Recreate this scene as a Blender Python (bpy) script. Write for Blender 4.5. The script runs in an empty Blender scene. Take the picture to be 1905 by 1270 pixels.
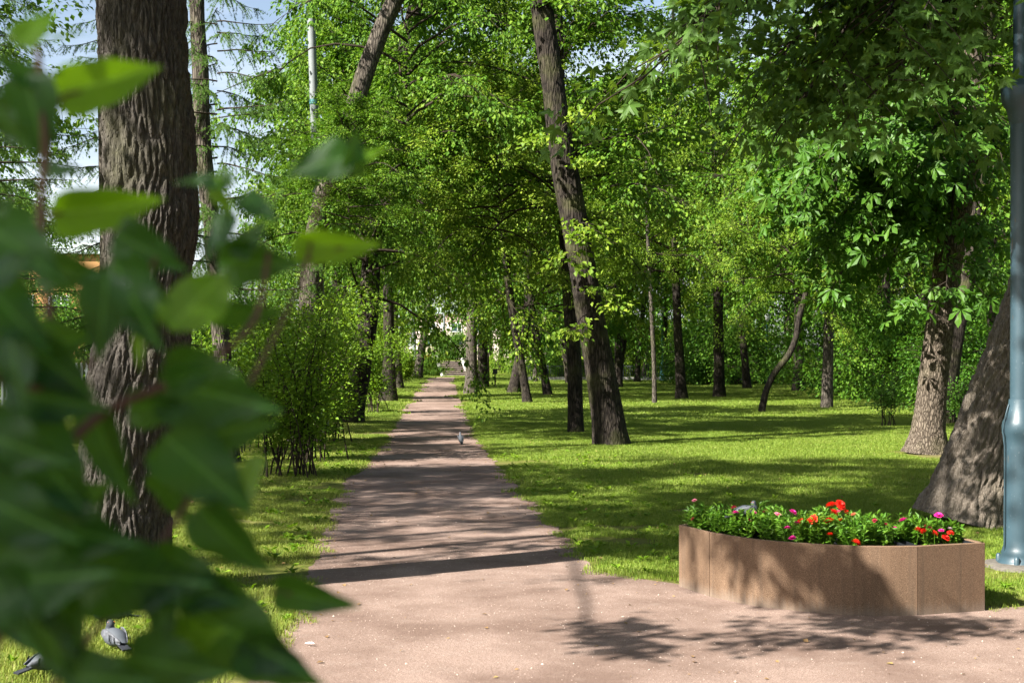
import bpy, math, random
import numpy as np
from mathutils import Vector, Matrix

# ------------------------------------------------------------------ camera, world, sun, exposure
scene = bpy.context.scene
COL = scene.collection
FPX, CX, HY, EYE = 2646.0, 952.5, 665.0, 1.62      # focal length, centre and horizon in photograph pixels; eye height
cam_data = bpy.data.cameras.new('camera')
cam = bpy.data.objects.new('camera', cam_data); COL.objects.link(cam)
cam.location = (0, 0, EYE); cam.rotation_euler = (math.radians(90), 0, 0)
cam_data.sensor_width = 36.0; cam_data.lens = 50.0
cam_data.shift_y = 30.0/1905.0
cam_data.clip_start = 0.05; cam_data.clip_end = 2000
cam_data.dof.use_dof = True; cam_data.dof.focus_distance = 15.0; cam_data.dof.aperture_fstop = 7.2
scene.camera = cam

SUN_EL = math.radians(41.0)
SH = Vector((0.83, 0.56, 0)).normalized()           # ground direction in which shadows fall
world = bpy.data.worlds.new('World'); scene.world = world; world.use_nodes = True
wn = world.node_tree.nodes; wl = world.node_tree.links
for n in list(wn): wn.remove(n)
sky = wn.new('ShaderNodeTexSky'); sky.sky_type = 'NISHITA'; sky.sun_disc = False
sky.sun_elevation = SUN_EL
sky.sun_rotation = math.atan2(-SH.x, -SH.y)
sky.air_density = 1.0; sky.dust_density = 2.2; sky.ozone_density = 1.0
bg = wn.new('ShaderNodeBackground'); bg.inputs['Strength'].default_value = 0.05
wo = wn.new('ShaderNodeOutputWorld')
# thin summer cloud over the whole sky
tcw = wn.new('ShaderNodeTexCoord'); mpw = wn.new('ShaderNodeMapping'); mpw.inputs['Scale'].default_value = (1, 1, 3.2)
cn = wn.new('ShaderNodeTexNoise'); cn.inputs['Scale'].default_value = 2.6; cn.inputs['Detail'].default_value = 7; cn.inputs['Roughness'].default_value = .6
cr = wn.new('ShaderNodeValToRGB'); cr.color_ramp.elements[0].position = .47; cr.color_ramp.elements[0].color = (.12,)*3+(1,); cr.color_ramp.elements[1].position = .68; cr.color_ramp.elements[1].color = (.85,)*3+(1,)
mw = wn.new('ShaderNodeMix'); mw.data_type = 'RGBA'; mw.inputs[7].default_value = (7.4, 7.8, 8.4, 1)
wl.new(tcw.outputs['Generated'], mpw.inputs[0]); wl.new(mpw.outputs[0], cn.inputs['Vector']); wl.new(cn.outputs[0], cr.inputs[0])
sx_ = wn.new('ShaderNodeSeparateXYZ'); wl.new(tcw.outputs['Generated'], sx_.inputs[0]); mr = wn.new('ShaderNodeMapRange'); mr.inputs['From Min'].default_value = .12; mr.inputs['From Max'].default_value = .36; mr.inputs['To Min'].default_value = 1; mr.inputs['To Max'].default_value = .08
mm = wn.new('ShaderNodeMath'); mm.operation = 'MULTIPLY'; wl.new(sx_.outputs[2], mr.inputs['Value']); wl.new(cr.outputs[0], mm.inputs[0]); wl.new(mr.outputs[0], mm.inputs[1]); wl.new(mm.outputs[0], mw.inputs[0]); wl.new(sky.outputs[0], mw.inputs[6])
wl.new(mw.outputs[2], bg.inputs['Color']); wl.new(bg.outputs[0], wo.inputs['Surface'])
sd = bpy.data.lights.new('sun', 'SUN'); sd.energy = 5.0; sd.angle = math.radians(0.53); sd.color = (1.0, 0.95, 0.86)
sun = bpy.data.objects.new('sun', sd); COL.objects.link(sun); sun.location = (-20, -15, 25)
to_ground = Vector((SH.x*math.cos(SUN_EL), SH.y*math.cos(SUN_EL), -math.sin(SUN_EL)))
sun.rotation_euler = to_ground.to_track_quat('-Z', 'Y').to_euler()
scene.view_settings.view_transform = 'Standard'; scene.view_settings.look = 'None'
scene.view_settings.exposure = 2.0; scene.view_settings.gamma = 1.0; scene.view_settings.use_curve_mapping = False
scene.cycles.max_bounces = 5; scene.cycles.diffuse_bounces = 2; scene.cycles.glossy_bounces = 2
scene.cycles.transmission_bounces = 4; scene.cycles.transparent_max_bounces = 4
scene.cycles.caustics_reflective = False; scene.cycles.caustics_refractive = False
scene.cycles.sample_clamp_indirect = 6.0

# ------------------------------------------------------------------ small helpers
rng = np.random.default_rng(11)
random.seed(11)
def W(px, py, d): return Vector(((px-CX)/FPX*d, d, EYE+(HY-py)/FPX*d))
def dist_of(py): return EYE*FPX/(py-HY)
def G(px, py): d = dist_of(py); return Vector(((px-CX)/FPX*d, d, 0.0))

def tag(o, label=None, cat=None, group=None, kind=None):
    if label: o['label'] = label
    if cat: o['category'] = cat
    if group: o['group'] = group
    if kind: o['kind'] = kind
    return o
def empty(name, loc=(0, 0, 0), rz=0.0):
    o = bpy.data.objects.new(name, None); COL.objects.link(o); o.location = loc; o.rotation_euler = (0, 0, rz)
    o.empty_display_size = 0.2
    return o
def link(name, mesh, parent=None, loc=(0, 0, 0), rot=(0, 0, 0), scale=(1, 1, 1)):
    o = bpy.data.objects.new(name, mesh); COL.objects.link(o)
    o.location = loc; o.rotation_euler = rot; o.scale = scale
    if parent: o.parent = parent
    return o

def np_mesh(name, V, F, mat=None, smooth=False):
    """V (n,3); F (m,k) one face size, or list of such arrays"""
    me = bpy.data.meshes.new(name)
    V = np.asarray(V, dtype=np.float32)
    Fs = F if isinstance(F, list) and isinstance(F[0], np.ndarray) and F[0].ndim == 2 else [F]
    Fs = [np.asarray(f, dtype=np.int32) for f in Fs if len(f)]
    loops = np.concatenate([f.ravel() for f in Fs])
    sizes = np.concatenate([np.full(len(f), f.shape[1], np.int32) for f in Fs])
    starts = np.concatenate([[0], np.cumsum(sizes)[:-1]]).astype(np.int32)
    me.vertices.add(len(V)); me.vertices.foreach_set('co', V.ravel())
    me.loops.add(len(loops)); me.loops.foreach_set('vertex_index', loops)
    me.polygons.add(len(sizes)); me.polygons.foreach_set('loop_start', starts)
    try: me.polygons.foreach_set('loop_total', sizes)
    except Exception: pass
    me.polygons.foreach_set('use_smooth', np.full(len(sizes), smooth, dtype=bool))
    if mat: me.materials.append(mat)
    me.update(calc_edges=True); me.validate()
    return me

class MB:
    """collects pieces of geometry; build() makes ONE mesh object"""
    def __init__(s): s.V = []; s.F3 = []; s.F4 = []; s.n = 0
    def add(s, V, F):
        V = np.asarray(V, float); F = np.asarray(F, int)
        (s.F3 if F.shape[1] == 3 else s.F4).append(F+s.n); s.V.append(V); s.n += len(V)
    def box(s, c, size, rz=0.0, rot=None, taper=1.0):
        x, y, z = [q/2 for q in size]
        V = np.array([(-x,-y,-z),(x,-y,-z),(x,y,-z),(-x,y,-z),(-x*taper,-y*taper,z),(x*taper,-y*taper,z),(x*taper,y*taper,z),(-x*taper,y*taper,z)])
        M = np.array(Matrix.Rotation(rz, 3, 'Z')) if rot is None else np.array(rot)
        s.add(V@M.T+np.array(c), [(0,3,2,1),(4,5,6,7),(0,1,5,4),(1,2,6,5),(2,3,7,6),(3,0,4,7)])
    def tube(s, P, R, n=8, cap=True, wob=0.0):
        V, F = tube_np(P, R, n, wob); s.add(V, F)
        if cap:
            k = len(P)
            for base, rev in ((0, True), ((k-1)*n, False)):
                c = len(V)
                ring = np.arange(n)+base
                ctr = V[ring].mean(0)
                VV = np.vstack([V[ring], ctr]); FF = [((i+1) % n, i, n) if rev else (i, (i+1) % n, n) for i in range(n)]
                s.add(VV, FF)
    def lathe(s, prof, n=24, c=(0, 0, 0)):
        a = np.arange(n)/n*2*math.pi; V = []
        for r, z in prof: V.append(np.stack([np.cos(a)*r, np.sin(a)*r, np.full(n, z)], 1))
        V = np.vstack(V)+np.array(c); F = []
        for k in range(len(prof)-1):
            i = np.arange(n); j = (i+1) % n
            F.append(np.stack([k*n+i, k*n+j, (k+1)*n+j, (k+1)*n+i], 1))
        s.add(V, np.vstack(F))
    def build(s, name, mat, parent=None, smooth=False, **kw):
        me = np_mesh(name, np.vstack(s.V), ([np.vstack(s.F3)] if s.F3 else [])+([np.vstack(s.F4)] if s.F4 else []), mat, smooth)
        return link(name, me, parent, **kw)

def frames(P):
    P = np.asarray(P, float); T = np.gradient(P, axis=0); T /= np.linalg.norm(T, axis=1)[:, None]+1e-9
    ref = np.array([0.0, 1.0, 0.0]) if abs(T[0][1]) < 0.9 else np.array([1.0, 0, 0])
    A = np.zeros_like(P); B = np.zeros_like(P)
    for i, t in enumerate(T):
        a = ref-t*np.dot(ref, t); a /= np.linalg.norm(a)+1e-9; A[i] = a; B[i] = np.cross(t, a); ref = a
    return T, A, B
def tube_np(P, R, n=8, wob=0.0):
    P = np.asarray(P, float); R = np.asarray(R, float); T, A, B = frames(P)
    th = np.arange(n)/n*2*math.pi
    rr = R[:, None]*(1+wob*(np.sin(th*3+P[:, 2:3]*1.3)+0.6*np.sin(th*5-P[:, 2:3]*2.1)))
    V = P[:, None, :]+rr[..., None]*(np.cos(th)[None, :, None]*A[:, None, :]+np.sin(th)[None, :, None]*B[:, None, :])
    k = len(P); i = np.arange(k-1)[:, None]*n; j = np.arange(n)[None, :]; j2 = (j+1) % n
    F = np.stack([i+j, i+j2, i+n+j2, i+n+j], -1).reshape(-1, 4)
    return V.reshape(-1, 3), F
def resample(P, m):
    """Catmull-Rom through control rows (any width)"""
    P = np.asarray(P, float)
    if len(P) == 2: return P[0]+(P[1]-P[0])*np.linspace(0, 1, m)[:, None]
    Q = np.vstack([2*P[0]-P[1], P, 2*P[-1]-P[-2]])
    L = np.concatenate([[0], np.cumsum(np.linalg.norm(np.diff(P[:, :3], axis=0), axis=1))]); t = np.linspace(0, L[-1], m)
    k = np.clip(np.searchsorted(L, t, side='right')-1, 0, len(P)-2); u = ((t-L[k])/(L[k+1]-L[k]+1e-9))[:, None]
    a, b, c, d = Q[k], Q[k+1], Q[k+2], Q[k+3]
    return 0.5*(2*b+(c-a)*u+(2*a-5*b+4*c-d)*u*u+(3*b-a-3*c+d)*u**3)

def h2(i, j, s=0):
    v = np.sin(i*127.1+j*311.7+s*74.7)*43758.5453; return v-np.floor(v)
def vnoise(x, y, s=0):
    i = np.floor(x); j = np.floor(y); u = x-i; v = y-j; u = u*u*(3-2*u); v = v*v*(3-2*v)
    return (h2(i, j, s)*(1-u)+h2(i+1, j, s)*u)*(1-v)+(h2(i, j+1, s)*(1-u)+h2(i+1, j+1, s)*u)*v

# ------------------------------------------------------------------ materials
def mat(name):
    m = bpy.data.materials.new(name); m.use_nodes = True; nt = m.node_tree
    for n in list(nt.nodes): nt.nodes.remove(n)
    out = nt.nodes.new('ShaderNodeOutputMaterial')
    return m, nt, out
def N(nt, t, **kw):
    n = nt.nodes.new(t)
    for k, v in kw.items():
        if k.startswith('i_'):
            n.inputs[k[2:].replace('_', ' ')].default_value = v
        else: setattr(n, k, v)
    return n
def ramp(nt, src, stops):
    r = N(nt, 'ShaderNodeValToRGB'); e = r.color_ramp.elements
    while len(e) > 1: e.remove(e[-1])
    e[0].position = stops[0][0]; e[0].color = (*stops[0][1], 1)
    for p, c in stops[1:]: x = e.new(p); x.color = (*c, 1)
    nt.links.new(src, r.inputs[0]); return r.outputs[0]
def mixc(nt, f, a, b, mode='MIX'):
    m = N(nt, 'ShaderNodeMix', data_type='RGBA', blend_type=mode)
    for s, v in ((m.inputs[0], f), (m.inputs[6], a), (m.inputs[7], b)):
        if hasattr(v, 'is_linked') or isinstance(v, bpy.types.NodeSocket): nt.links.new(v, s)
        else: s.default_value = (*v, 1) if isinstance(v, tuple) else v
    return m.outputs[2]
def principled(nt, out, color, rough=0.8, spec=0.3, normal=None, metal=0.0):
    p = N(nt, 'ShaderNodeBsdfPrincipled'); p.inputs['Specular IOR Level'].default_value = spec; p.inputs['Metallic'].default_value = metal
    for s, v in ((p.inputs['Base Color'], color), (p.inputs['Roughness'], rough)):
        if isinstance(v, bpy.types.NodeSocket): nt.links.new(v, s)
        else: s.default_value = (*v, 1) if isinstance(v, tuple) else v
    if normal: nt.links.new(normal, p.inputs['Normal'])
    nt.links.new(p.outputs[0], out.inputs['Surface']); return p
def bump(nt, h, strength=0.5, dist=0.01):
    b = N(nt, 'ShaderNodeBump'); b.inputs['Strength'].default_value = strength; b.inputs['Distance'].default_value = dist
    nt.links.new(h, b.inputs['Height']); return b.outputs[0]
def coords(nt, scale=(1, 1, 1), kind='Object'):
    tc = N(nt, 'ShaderNodeTexCoord'); mp = N(nt, 'ShaderNodeMapping'); mp.inputs['Scale'].default_value = scale
    nt.links.new(tc.outputs[kind], mp.inputs[0]); return mp.outputs[0]
def noise(nt, vec, scale, detail=4, rough=0.55):
    n = N(nt, 'ShaderNodeTexNoise'); n.inputs['Scale'].default_value = scale; n.inputs['Detail'].default_value = detail; n.inputs['Roughness'].default_value = rough
    nt.links.new(vec, n.inputs['Vector']); return n.outputs[0]
def math_n(nt, op, a, b=0.0):
    m = N(nt, 'ShaderNodeMath', operation=op)
    for s, v in ((m.inputs[0], a), (m.inputs[1], b)):
        if isinstance(v, bpy.types.NodeSocket): nt.links.new(v, s)
        else: s.default_value = v
    return m.outputs[0]

def simple(name, color, rough=0.6, spec=0.4, var=0.15, scale=20, metal=0.0, bmp=0.0):
    m, nt, out = mat(name); v = coords(nt); f = noise(nt, v, scale)
    c = ramp(nt, f, [(0.25, tuple(x*(1-var) for x in color)), (0.75, tuple(min(1, x*(1+var)) for x in color))])
    principled(nt, out, c, rough, spec, bump(nt, f, bmp, 0.01) if bmp else None, metal); return m

def leaf_mat(name, stops, trans, tmix=0.35, rough=0.5, spec=0.35, bumpy=False):
    m, nt, out = mat(name)
    geo = N(nt, 'ShaderNodeNewGeometry'); oi = N(nt, 'ShaderNodeObjectInfo')
    r = math_n(nt, 'ADD', math_n(nt, 'MULTIPLY', geo.outputs['Random Per Island'], 0.75), math_n(nt, 'MULTIPLY', oi.outputs['Random'], 0.25))
    v = coords(nt); big = noise(nt, v, 0.9, 3)
    r2 = math_n(nt, 'ADD', math_n(nt, 'MULTIPLY', r, 0.55), math_n(nt, 'MULTIPLY', big, 0.5))
    c = ramp(nt, r2, stops)
    if bumpy:      # midrib and side veins, blotches
        sp_ = N(nt, 'ShaderNodeSeparateXYZ'); nt.links.new(coords(nt), sp_.inputs[0]); ax = math_n(nt, 'ABSOLUTE', sp_.outputs[0])
        sv = math_n(nt, 'ABSOLUTE', math_n(nt, 'SINE', math_n(nt, 'MULTIPLY', math_n(nt, 'SUBTRACT', sp_.outputs[1], math_n(nt, 'MULTIPLY', ax, .9)), 26.0)))
        v1 = ramp(nt, ax, [(0.0, (.8,)*3), (0.022, (0, 0, 0))]); v2 = ramp(nt, sv, [(0.0, (.5,)*3), (0.16, (0, 0, 0))])
        c = mixc(nt, math_n(nt, 'MAXIMUM', v1, v2), c, tuple(min(1, q_*1.8+.05) for q_ in stops[-1][1]))
        c = mixc(nt, ramp(nt, noise(nt, coords(nt), 5, 4), [(0.55, (0, 0, 0)), (0.75, (.45,)*3)]), c, stops[-1][1])
    # the underside of a leaf is paler and matter
    under = mixc(nt, 0.2, c, (0.12, 0.19, 0.04))
    c2 = mixc(nt, geo.outputs['Backfacing'], c, under)
    p = N(nt, 'ShaderNodeBsdfPrincipled'); p.inputs['Roughness'].default_value = rough; p.inputs['Specular IOR Level'].default_value = spec
    nt.links.new(c2, p.inputs['Base Color'])
    if bumpy:
        tc = coords(nt, (60, 14, 60)); w = noise(nt, tc, 1.0, 3); nt.links.new(bump(nt, w, 0.35, 0.002), p.inputs['Normal'])
    t = N(nt, 'ShaderNodeBsdfTranslucent')
    tcol = mixc(nt, 0.55, c, trans); nt.links.new(tcol, t.inputs['Color'])
    mx = N(nt, 'ShaderNodeMixShader'); mx.inputs[0].default_value = tmix
    nt.links.new(p.outputs[0], mx.inputs[1]); nt.links.new(t.outputs[0], mx.inputs[2]); nt.links.new(mx.outputs[0], out.inputs['Surface'])
    return m

L_ELM = leaf_mat('broadleaf_foliage', [(0.2, (0.028, 0.085, 0.006)), (0.5, (0.070, 0.155, 0.009)), (0.8, (0.175, 0.265, 0.022))], (0.16, 0.34, 0.01), 0.3, 0.55, 0.18)
L_FAR = leaf_mat('woodland_foliage', [(0.2, (0.022, 0.078, 0.006)), (0.5, (0.052, 0.14, 0.009)), (0.8, (0.11, 0.21, 0.014))], (0.14, 0.32, 0.015), 0.3, 0.55, 0.18)
L_OAK = leaf_mat('yellow_green_foliage', [(0.2, (0.040, 0.10, 0.005)), (0.5, (0.100, 0.175, 0.010)), (0.8, (0.23, 0.30, 0.030))], (0.22, 0.38, 0.01), 0.3, 0.55, 0.18)
L_MAPLE = leaf_mat('maple_foliage', [(0.1, (0.03, 0.09, 0.012)), (0.55, (0.06, 0.135, 0.02)), (0.8, (0.09, 0.16, 0.02)), (0.97, (0.30, 0.20, 0.02))], (0.20, 0.30, 0.015), 0.36, 0.5, 0.2)
L_CHEST = leaf_mat('chestnut_foliage', [(0.15, (0.026, 0.085, 0.006)), (0.6, (0.055, 0.135, 0.012)), (0.95, (0.10, 0.18, 0.02))], (0.14, 0.32, 0.01), 0.3, 0.5, 0.25)
L_LARCH = leaf_mat('larch_needles', [(0.15, (0.04, 0.12, 0.03)), (0.5, (0.09, 0.19, 0.035)), (0.9, (0.17, 0.27, 0.04))], (0.20, 0.38, 0.04), 0.35, 0.6, 0.2)
L_SHRUB = leaf_mat('shrub_foliage', [(0.2, (0.055, 0.13, 0.006)), (0.5, (0.11, 0.205, 0.010)), (0.85, (0.21, 0.30, 0.022))], (0.25, 0.42, 0.01), 0.33, 0.55, 0.2)
L_LILAC = leaf_mat('lilac_leaf', [(0.1, (0.003, 0.026, 0.013)), (0.55, (0.009, 0.060, 0.012)), (0.8, (0.050, 0.16, 0.005))], (0.20, 0.42, 0.0), 0.36, 0.34, 0.4, True)
L_LILAC_LIT = leaf_mat('lit_lilac_leaf', [(0.1, (0.07, 0.20, 0.004)), (0.9, (0.15, 0.30, 0.008))], (0.30, 0.55, 0.0), 0.45, 0.35, 0.5, True)  # lit copy of the lilac leaf: sun glow painted into the colour
L_FLOWERLEAF = leaf_mat('bedding_foliage', [(0.1, (0.03, 0.11, 0.007)), (0.55, (0.08, 0.19, 0.012)), (0.9, (0.18, 0.29, 0.025))], (0.2, 0.4, 0.03), 0.35)
L_GRASS = leaf_mat('grass_blades', [(0.1, (0.055, 0.120, 0.009)), (0.42, (0.125, 0.205, 0.016)), (0.66, (0.22, 0.285, 0.036)), (0.92, (0.40, 0.38, 0.16))], (0.26, 0.34, 0.04), 0.35, 0.6, 0.25)
L_DRYGRASS = leaf_mat('dry_grass_blades', [(0.1, (0.07, 0.13, 0.012)), (0.40, (0.15, 0.21, 0.025)), (0.68, (0.27, 0.29, 0.06)), (0.92, (0.46, 0.40, 0.22))], (0.32, 0.38, 0.04), 0.3, 0.6, 0.2)

def bark_mat(name, dark, mid, pale, sx=26, sz=5, strength=0.9, fine=False, green=0.0):
    m, nt, out = mat(name)
    v = coords(nt, (sx, sx, sz)); n1 = noise(nt, v, 1.0, 5, 0.6)
    vo = N(nt, 'ShaderNodeTexVoronoi', feature='DISTANCE_TO_EDGE'); vo.inputs['Scale'].default_value = 0.9
    wv = N(nt, 'ShaderNodeVectorMath', operation='ADD'); nv = N(nt, 'ShaderNodeTexNoise'); nv.inputs['Scale'].default_value = 0.7
    nt.links.new(v, nv.inputs['Vector']); nt.links.new(v, wv.inputs[0]); nt.links.new(nv.outputs['Color'], wv.inputs[1])
    nt.links.new(wv.outputs[0], vo.inputs['Vector'])
    e = ramp(nt, vo.outputs['Distance'], [(0.0, (0, 0, 0)), (0.22, (1, 1, 1))])
    big = noise(nt, coords(nt), 2.2, 4)
    c = ramp(nt, n1, [(0.3, mid), (0.62, pale)])
    c = mixc(nt, e, dark, c) if not fine else mixc(nt, 0.75, mixc(nt, e, dark, c), c)
    c = mixc(nt, math_n(nt, 'MULTIPLY', big, 0.5), c, dark)
    if green:
        gm = ramp(nt, noise(nt, coords(nt), 1.7, 5), [(0.5, (0, 0, 0)), (0.72, (green,)*3)])
        c = mixc(nt, gm, c, (0.10, 0.11, 0.035))
    h = math_n(nt, 'ADD', e, math_n(nt, 'MULTIPLY', n1, 0.8))
    principled(nt, out, c, 0.92, 0.15, bump(nt, h, strength, 0.012)); return m
B_OLD = bark_mat('furrowed_bark', (0.010, 0.008, 0.007), (0.038, 0.032, 0.028), (0.105, 0.093, 0.082), 60, 16, 0.6, fine=True, green=0.3)
B_RIDGED = bark_mat('ridged_maple_bark', (0.034, 0.027, 0.020), (0.115, 0.093, 0.073), (0.24, 0.205, 0.17), 60, 16, 0.6, fine=True, green=0.25)
B_BROWN = bark_mat('brown_bark', (0.009, 0.007, 0.006), (0.026, 0.020, 0.016), (0.064, 0.053, 0.042), 24, 4, 0.9, green=0.4)
B_GREY = bark_mat('grey_bark', (0.022, 0.018, 0.015), (0.075, 0.062, 0.050), (0.155, 0.135, 0.11), 24, 5, 0.8, green=0.3)
B_CHEST = bark_mat('flaky_chestnut_bark', (0.028, 0.021, 0.015), (0.095, 0.074, 0.055), (0.20, 0.165, 0.13), 34, 9, 0.8, green=.2)
TWIG = simple('twig_bark', (0.035, 0.027, 0.020), 0.9, 0.1)

# ------------------------------------------------------------------ ground height, ground sheet, path
def smooth(a, b, x):
    t = np.clip((x-a)/(b-a), 0, 1); return t*t*(3-2*t)
def ground_z(x, y):
    x = np.asarray(x, float); y = np.asarray(y, float)
    bank = 1.3*smooth(119, 125.5, y)*(1-smooth(-4.0+0.0, 1.2, x))
    cut = smooth(-6.6, -6.3, x)*(1-smooth(-3.4, -3.1, x)); bank = bank-cut*bank*.35*(1-smooth(124.6, 125.4, y))
    und = 0.05*(vnoise(x*0.22, y*0.22, 3)-0.5)*smooth(12, 25, y)*smooth(0, 6, np.abs(x+1.5))
    return bank+und
LEFT = [(8.84-4.5, -1.25), (8.84, -1.36), (10.6, -1.5), (12.07, -1.65), (14.5, -1.86), (17.9, -2.1), (26, -2.36), (40.8, -3.2), (64, -4.35), (102, -6.2), (117, -6.7)]
RIGHT = [(10.75, 0.66), (12.4, 0.5), (16.2, 0.2), (20, -0.12), (26, -0.56), (40.8, -1.3), (64, -2.45), (102, -4.2), (117, -4.7)]
def xl(y): return np.interp(y, [p[0] for p in LEFT], [p[1] for p in LEFT])
def xr(y): return np.interp(y, [p[0] for p in RIGHT], [p[1] for p in RIGHT])
# front edge of the lawn where the path opens into the wide forecourt (x -> y)
FRONT = [(0.60, 10.85), (0.90, 10.45), (1.18, 10.12), (1.5, 9.9), (2.4, 9.7), (3.0, 9.5), (3.12, 9.15), (3.4, 9.16), (4.2, 9.3), (8.0, 9.6), (30, 10)]
def yf(x): return np.interp(x, [p[0] for p in FRONT], [p[1] for p in FRONT])
def edge_wob(t, s): return 0.13*(vnoise(t*1.3, 0*t, s)-0.5)+0.05*(vnoise(t*5.3, 0*t, s+1)-0.5)+0.03*(vnoise(t*15, 0*t, s+5)-0.5)
def on_path(x, y):
    x = np.asarray(x, float); y = np.asarray(y, float)
    strip = (x > xl(y)+edge_wob(y, 1)) & (x < xr(y)+edge_wob(y, 7)) & (y < 117)
    court = (x > xl(y)+edge_wob(y, 1)) & (y < yf(x)+edge_wob(x, 9)) & (y < 10.9)
    return strip | court

# ground (one sheet to the horizon)
m, nt, out = mat('lawn_soil')
v = coords(nt); n1 = noise(nt, v, 0.8, 5); n2 = noise(nt, v, 14, 4)
c = ramp(nt, n1, [(0.3, (0.09, 0.12, 0.015)), (0.52, (0.14, 0.15, 0.025)), (0.7, (0.21, 0.165, 0.085))])
c = mixc(nt, n2, c, (0.06, 0.065, 0.02))
principled(nt, out, c, 0.95, 0.1, bump(nt, n2, 0.6, 0.03)); M_SOIL = m
xs = np.concatenate([np.linspace(-600, -45, 18)[:-1], np.linspace(-45, 45, 361), np.linspace(45, 600, 18)[1:]])
ys = np.concatenate([np.linspace(-60, 0, 13)[:-1], np.linspace(0, 140, 281), np.linspace(140, 900, 24)[1:]])
X, Y = np.meshgrid(xs, ys); Z = ground_z(X, Y)
nx, ny = len(xs), len(ys); i = np.arange(ny-1)[:, None]*nx+np.arange(nx-1)[None, :]
F = np.stack([i, i+1, i+nx+1, i+nx], -1).reshape(-1, 4)
tag(link('lawn', np_mesh('lawn', np.stack([X, Y, Z], -1).reshape(-1, 3), F, M_SOIL, True)), kind='structure')

# gravel path, a sheet 6 mm above the soil, ragged edges
m, nt, out = mat('pink_gravel')
v = coords(nt); f1 = noise(nt, v, 230, 3, 0.7); f2 = noise(nt, v, 45, 4); f3 = noise(nt, v, 1.1, 5, 0.6); f4 = noise(nt, v, 7, 4)
c = ramp(nt, f1, [(0.30, (0.080, 0.052, 0.041)), (0.5, (0.212, 0.147, 0.120)), (0.70, (0.39, 0.315, 0.275))])
c = mixc(nt, ramp(nt, f3, [(0.38, (0.0,)*3), (0.62, (0.75,)*3)]), c, (0.105, 0.067, 0.052))
c = mixc(nt, ramp(nt, f4, [(0.55, (0, 0, 0)), (0.8, (0.35,)*3)]), c, (0.25, 0.20, 0.17))
vo = N(nt, 'ShaderNodeTexVoronoi'); vo.inputs['Scale'].default_value = 38; nt.links.new(v, vo.inputs['Vector'])
speck = ramp(nt, vo.outputs['Distance'], [(0.10, (0.8,)*3), (0.2, (0, 0, 0))])
c = mixc(nt, math_n(nt, 'MULTIPLY', speck, ramp(nt, noise(nt, v, 9, 2), [(0.55, (0, 0, 0)), (0.62, (1, 1, 1))])), c, (0.16, 0.10, 0.08))
h = math_n(nt, 'ADD', math_n(nt, 'MULTIPLY', f1, 0.6), f2)
principled(nt, out, c, 0.95, 0.15, bump(nt, h, 0.55, 0.012)); M_GRAVEL = m
V = []; Fq = []
def strip_mesh(us, left, right, along_y=True, cols=14):
    base = sum(len(q) for q in V)
    rows = []
    for u, a, b in zip(us, left, right):
        t = np.linspace(a, b, cols)
        rows.append(np.stack([t, np.full(cols, u), np.zeros(cols)], 1) if along_y else np.stack([np.full(cols, u), t, np.zeros(cols)], 1))
    R = np.vstack(rows); R[:, 2] = ground_z(R[:, 0], R[:, 1])+0.006+0.012*(vnoise(R[:, 0]*1.3, R[:, 1]*1.3, 4)-0.5)*0
    V.append(R); i = base+np.arange(len(us)-1)[:, None]*cols+np.arange(cols-1)[None, :]
    f = np.stack([i, i+1, i+cols+1, i+cols], -1).reshape(-1, 4)
    Fq.append(f if along_y else f[:, ::-1])
u = np.concatenate([np.arange(10.85, 40, 0.07), np.arange(40, 117, 0.5)])
strip_mesh(u, xl(u)+edge_wob(u, 1), xr(u)+edge_wob(u, 7))
u = np.arange(-5, 10.86, 0.07); u[-1] = 10.85
strip_mesh(u, xl(u)+edge_wob(u, 1), np.full(len(u), 0.6))
u = np.concatenate([np.arange(0.6, 6, 0.05), np.arange(6, 30, 0.6)])
strip_mesh(u, np.full(len(u), -5.0), yf(u)+edge_wob(u, 9), False, 16)
tag(link('gravel_path', np_mesh('gravel_path', np.vstack(V), np.vstack(Fq), M_GRAVEL, True)), kind='structure')
# far cross paths of the same gravel on the right
mb = MB()
for (x0, x1, y0, y1) in ((17, 45, 78, 84), (12.5, 40, 45.5, 47)):
    mb.add([(x0, y0, 0.03), (x1, y0+3, 0.03), (x1, y1+3, 0.03), (x0, y1, 0.03)], [(0, 1, 2, 3)])
tag(mb.build('side_path', M_GRAVEL), kind='structure')
# pale road beyond the railing
M_ROAD = simple('pale_asphalt', (0.26, 0.25, 0.235), 0.9, 0.2, 0.12, 2)
mb = MB(); mb.add([(1.5, 101.5, 0.02), (60, 101.5, 0.02), (60, 116, 0.02), (1.5, 116, 0.02)], [(0, 1, 2, 3)])
tag(mb.build('road', M_ROAD), kind='structure')

# pebbles lying on the gravel: uncountable, one mesh
mb = MB(); n = 5200
px_ = rng.uniform(-1.6, 5, n*2); py_ = 6.6+rng.power(1, n*2)*9
ok = on_path(px_, py_); px_ = px_[ok][:n]; py_ = py_[ok][:n]; n = len(px_)
s = rng.uniform(0.0015, 0.0045, n)*(1+(rng.random(n) > .97)*1.3)
oct_ = np.array([(1, 0, 0), (0, 1, 0), (-1, 0, 0), (0, -1, 0), (0, 0, .8), (0, 0, -.3)])
of = np.array([(0, 1, 4), (1, 2, 4), (2, 3, 4), (3, 0, 4)])
PV = (oct_[None]*s[:, None, None]*rng.uniform(.6, 1.3, (n, 6, 1))+np.stack([px_, py_, np.full(n, .007)], 1)[:, None, :]).reshape(-1, 3)
PF = (of[None]+6*np.arange(n)[:, None, None]).reshape(-1, 3)
M_PEB = leaf_mat('pebble', [(0.1, (0.22, 0.15, 0.12)), (0.6, (0.42, 0.33, 0.28)), (0.95, (0.62, 0.57, 0.52))], (0.4, 0.3, 0.25), 0.0, 0.85, 0.2)
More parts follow.
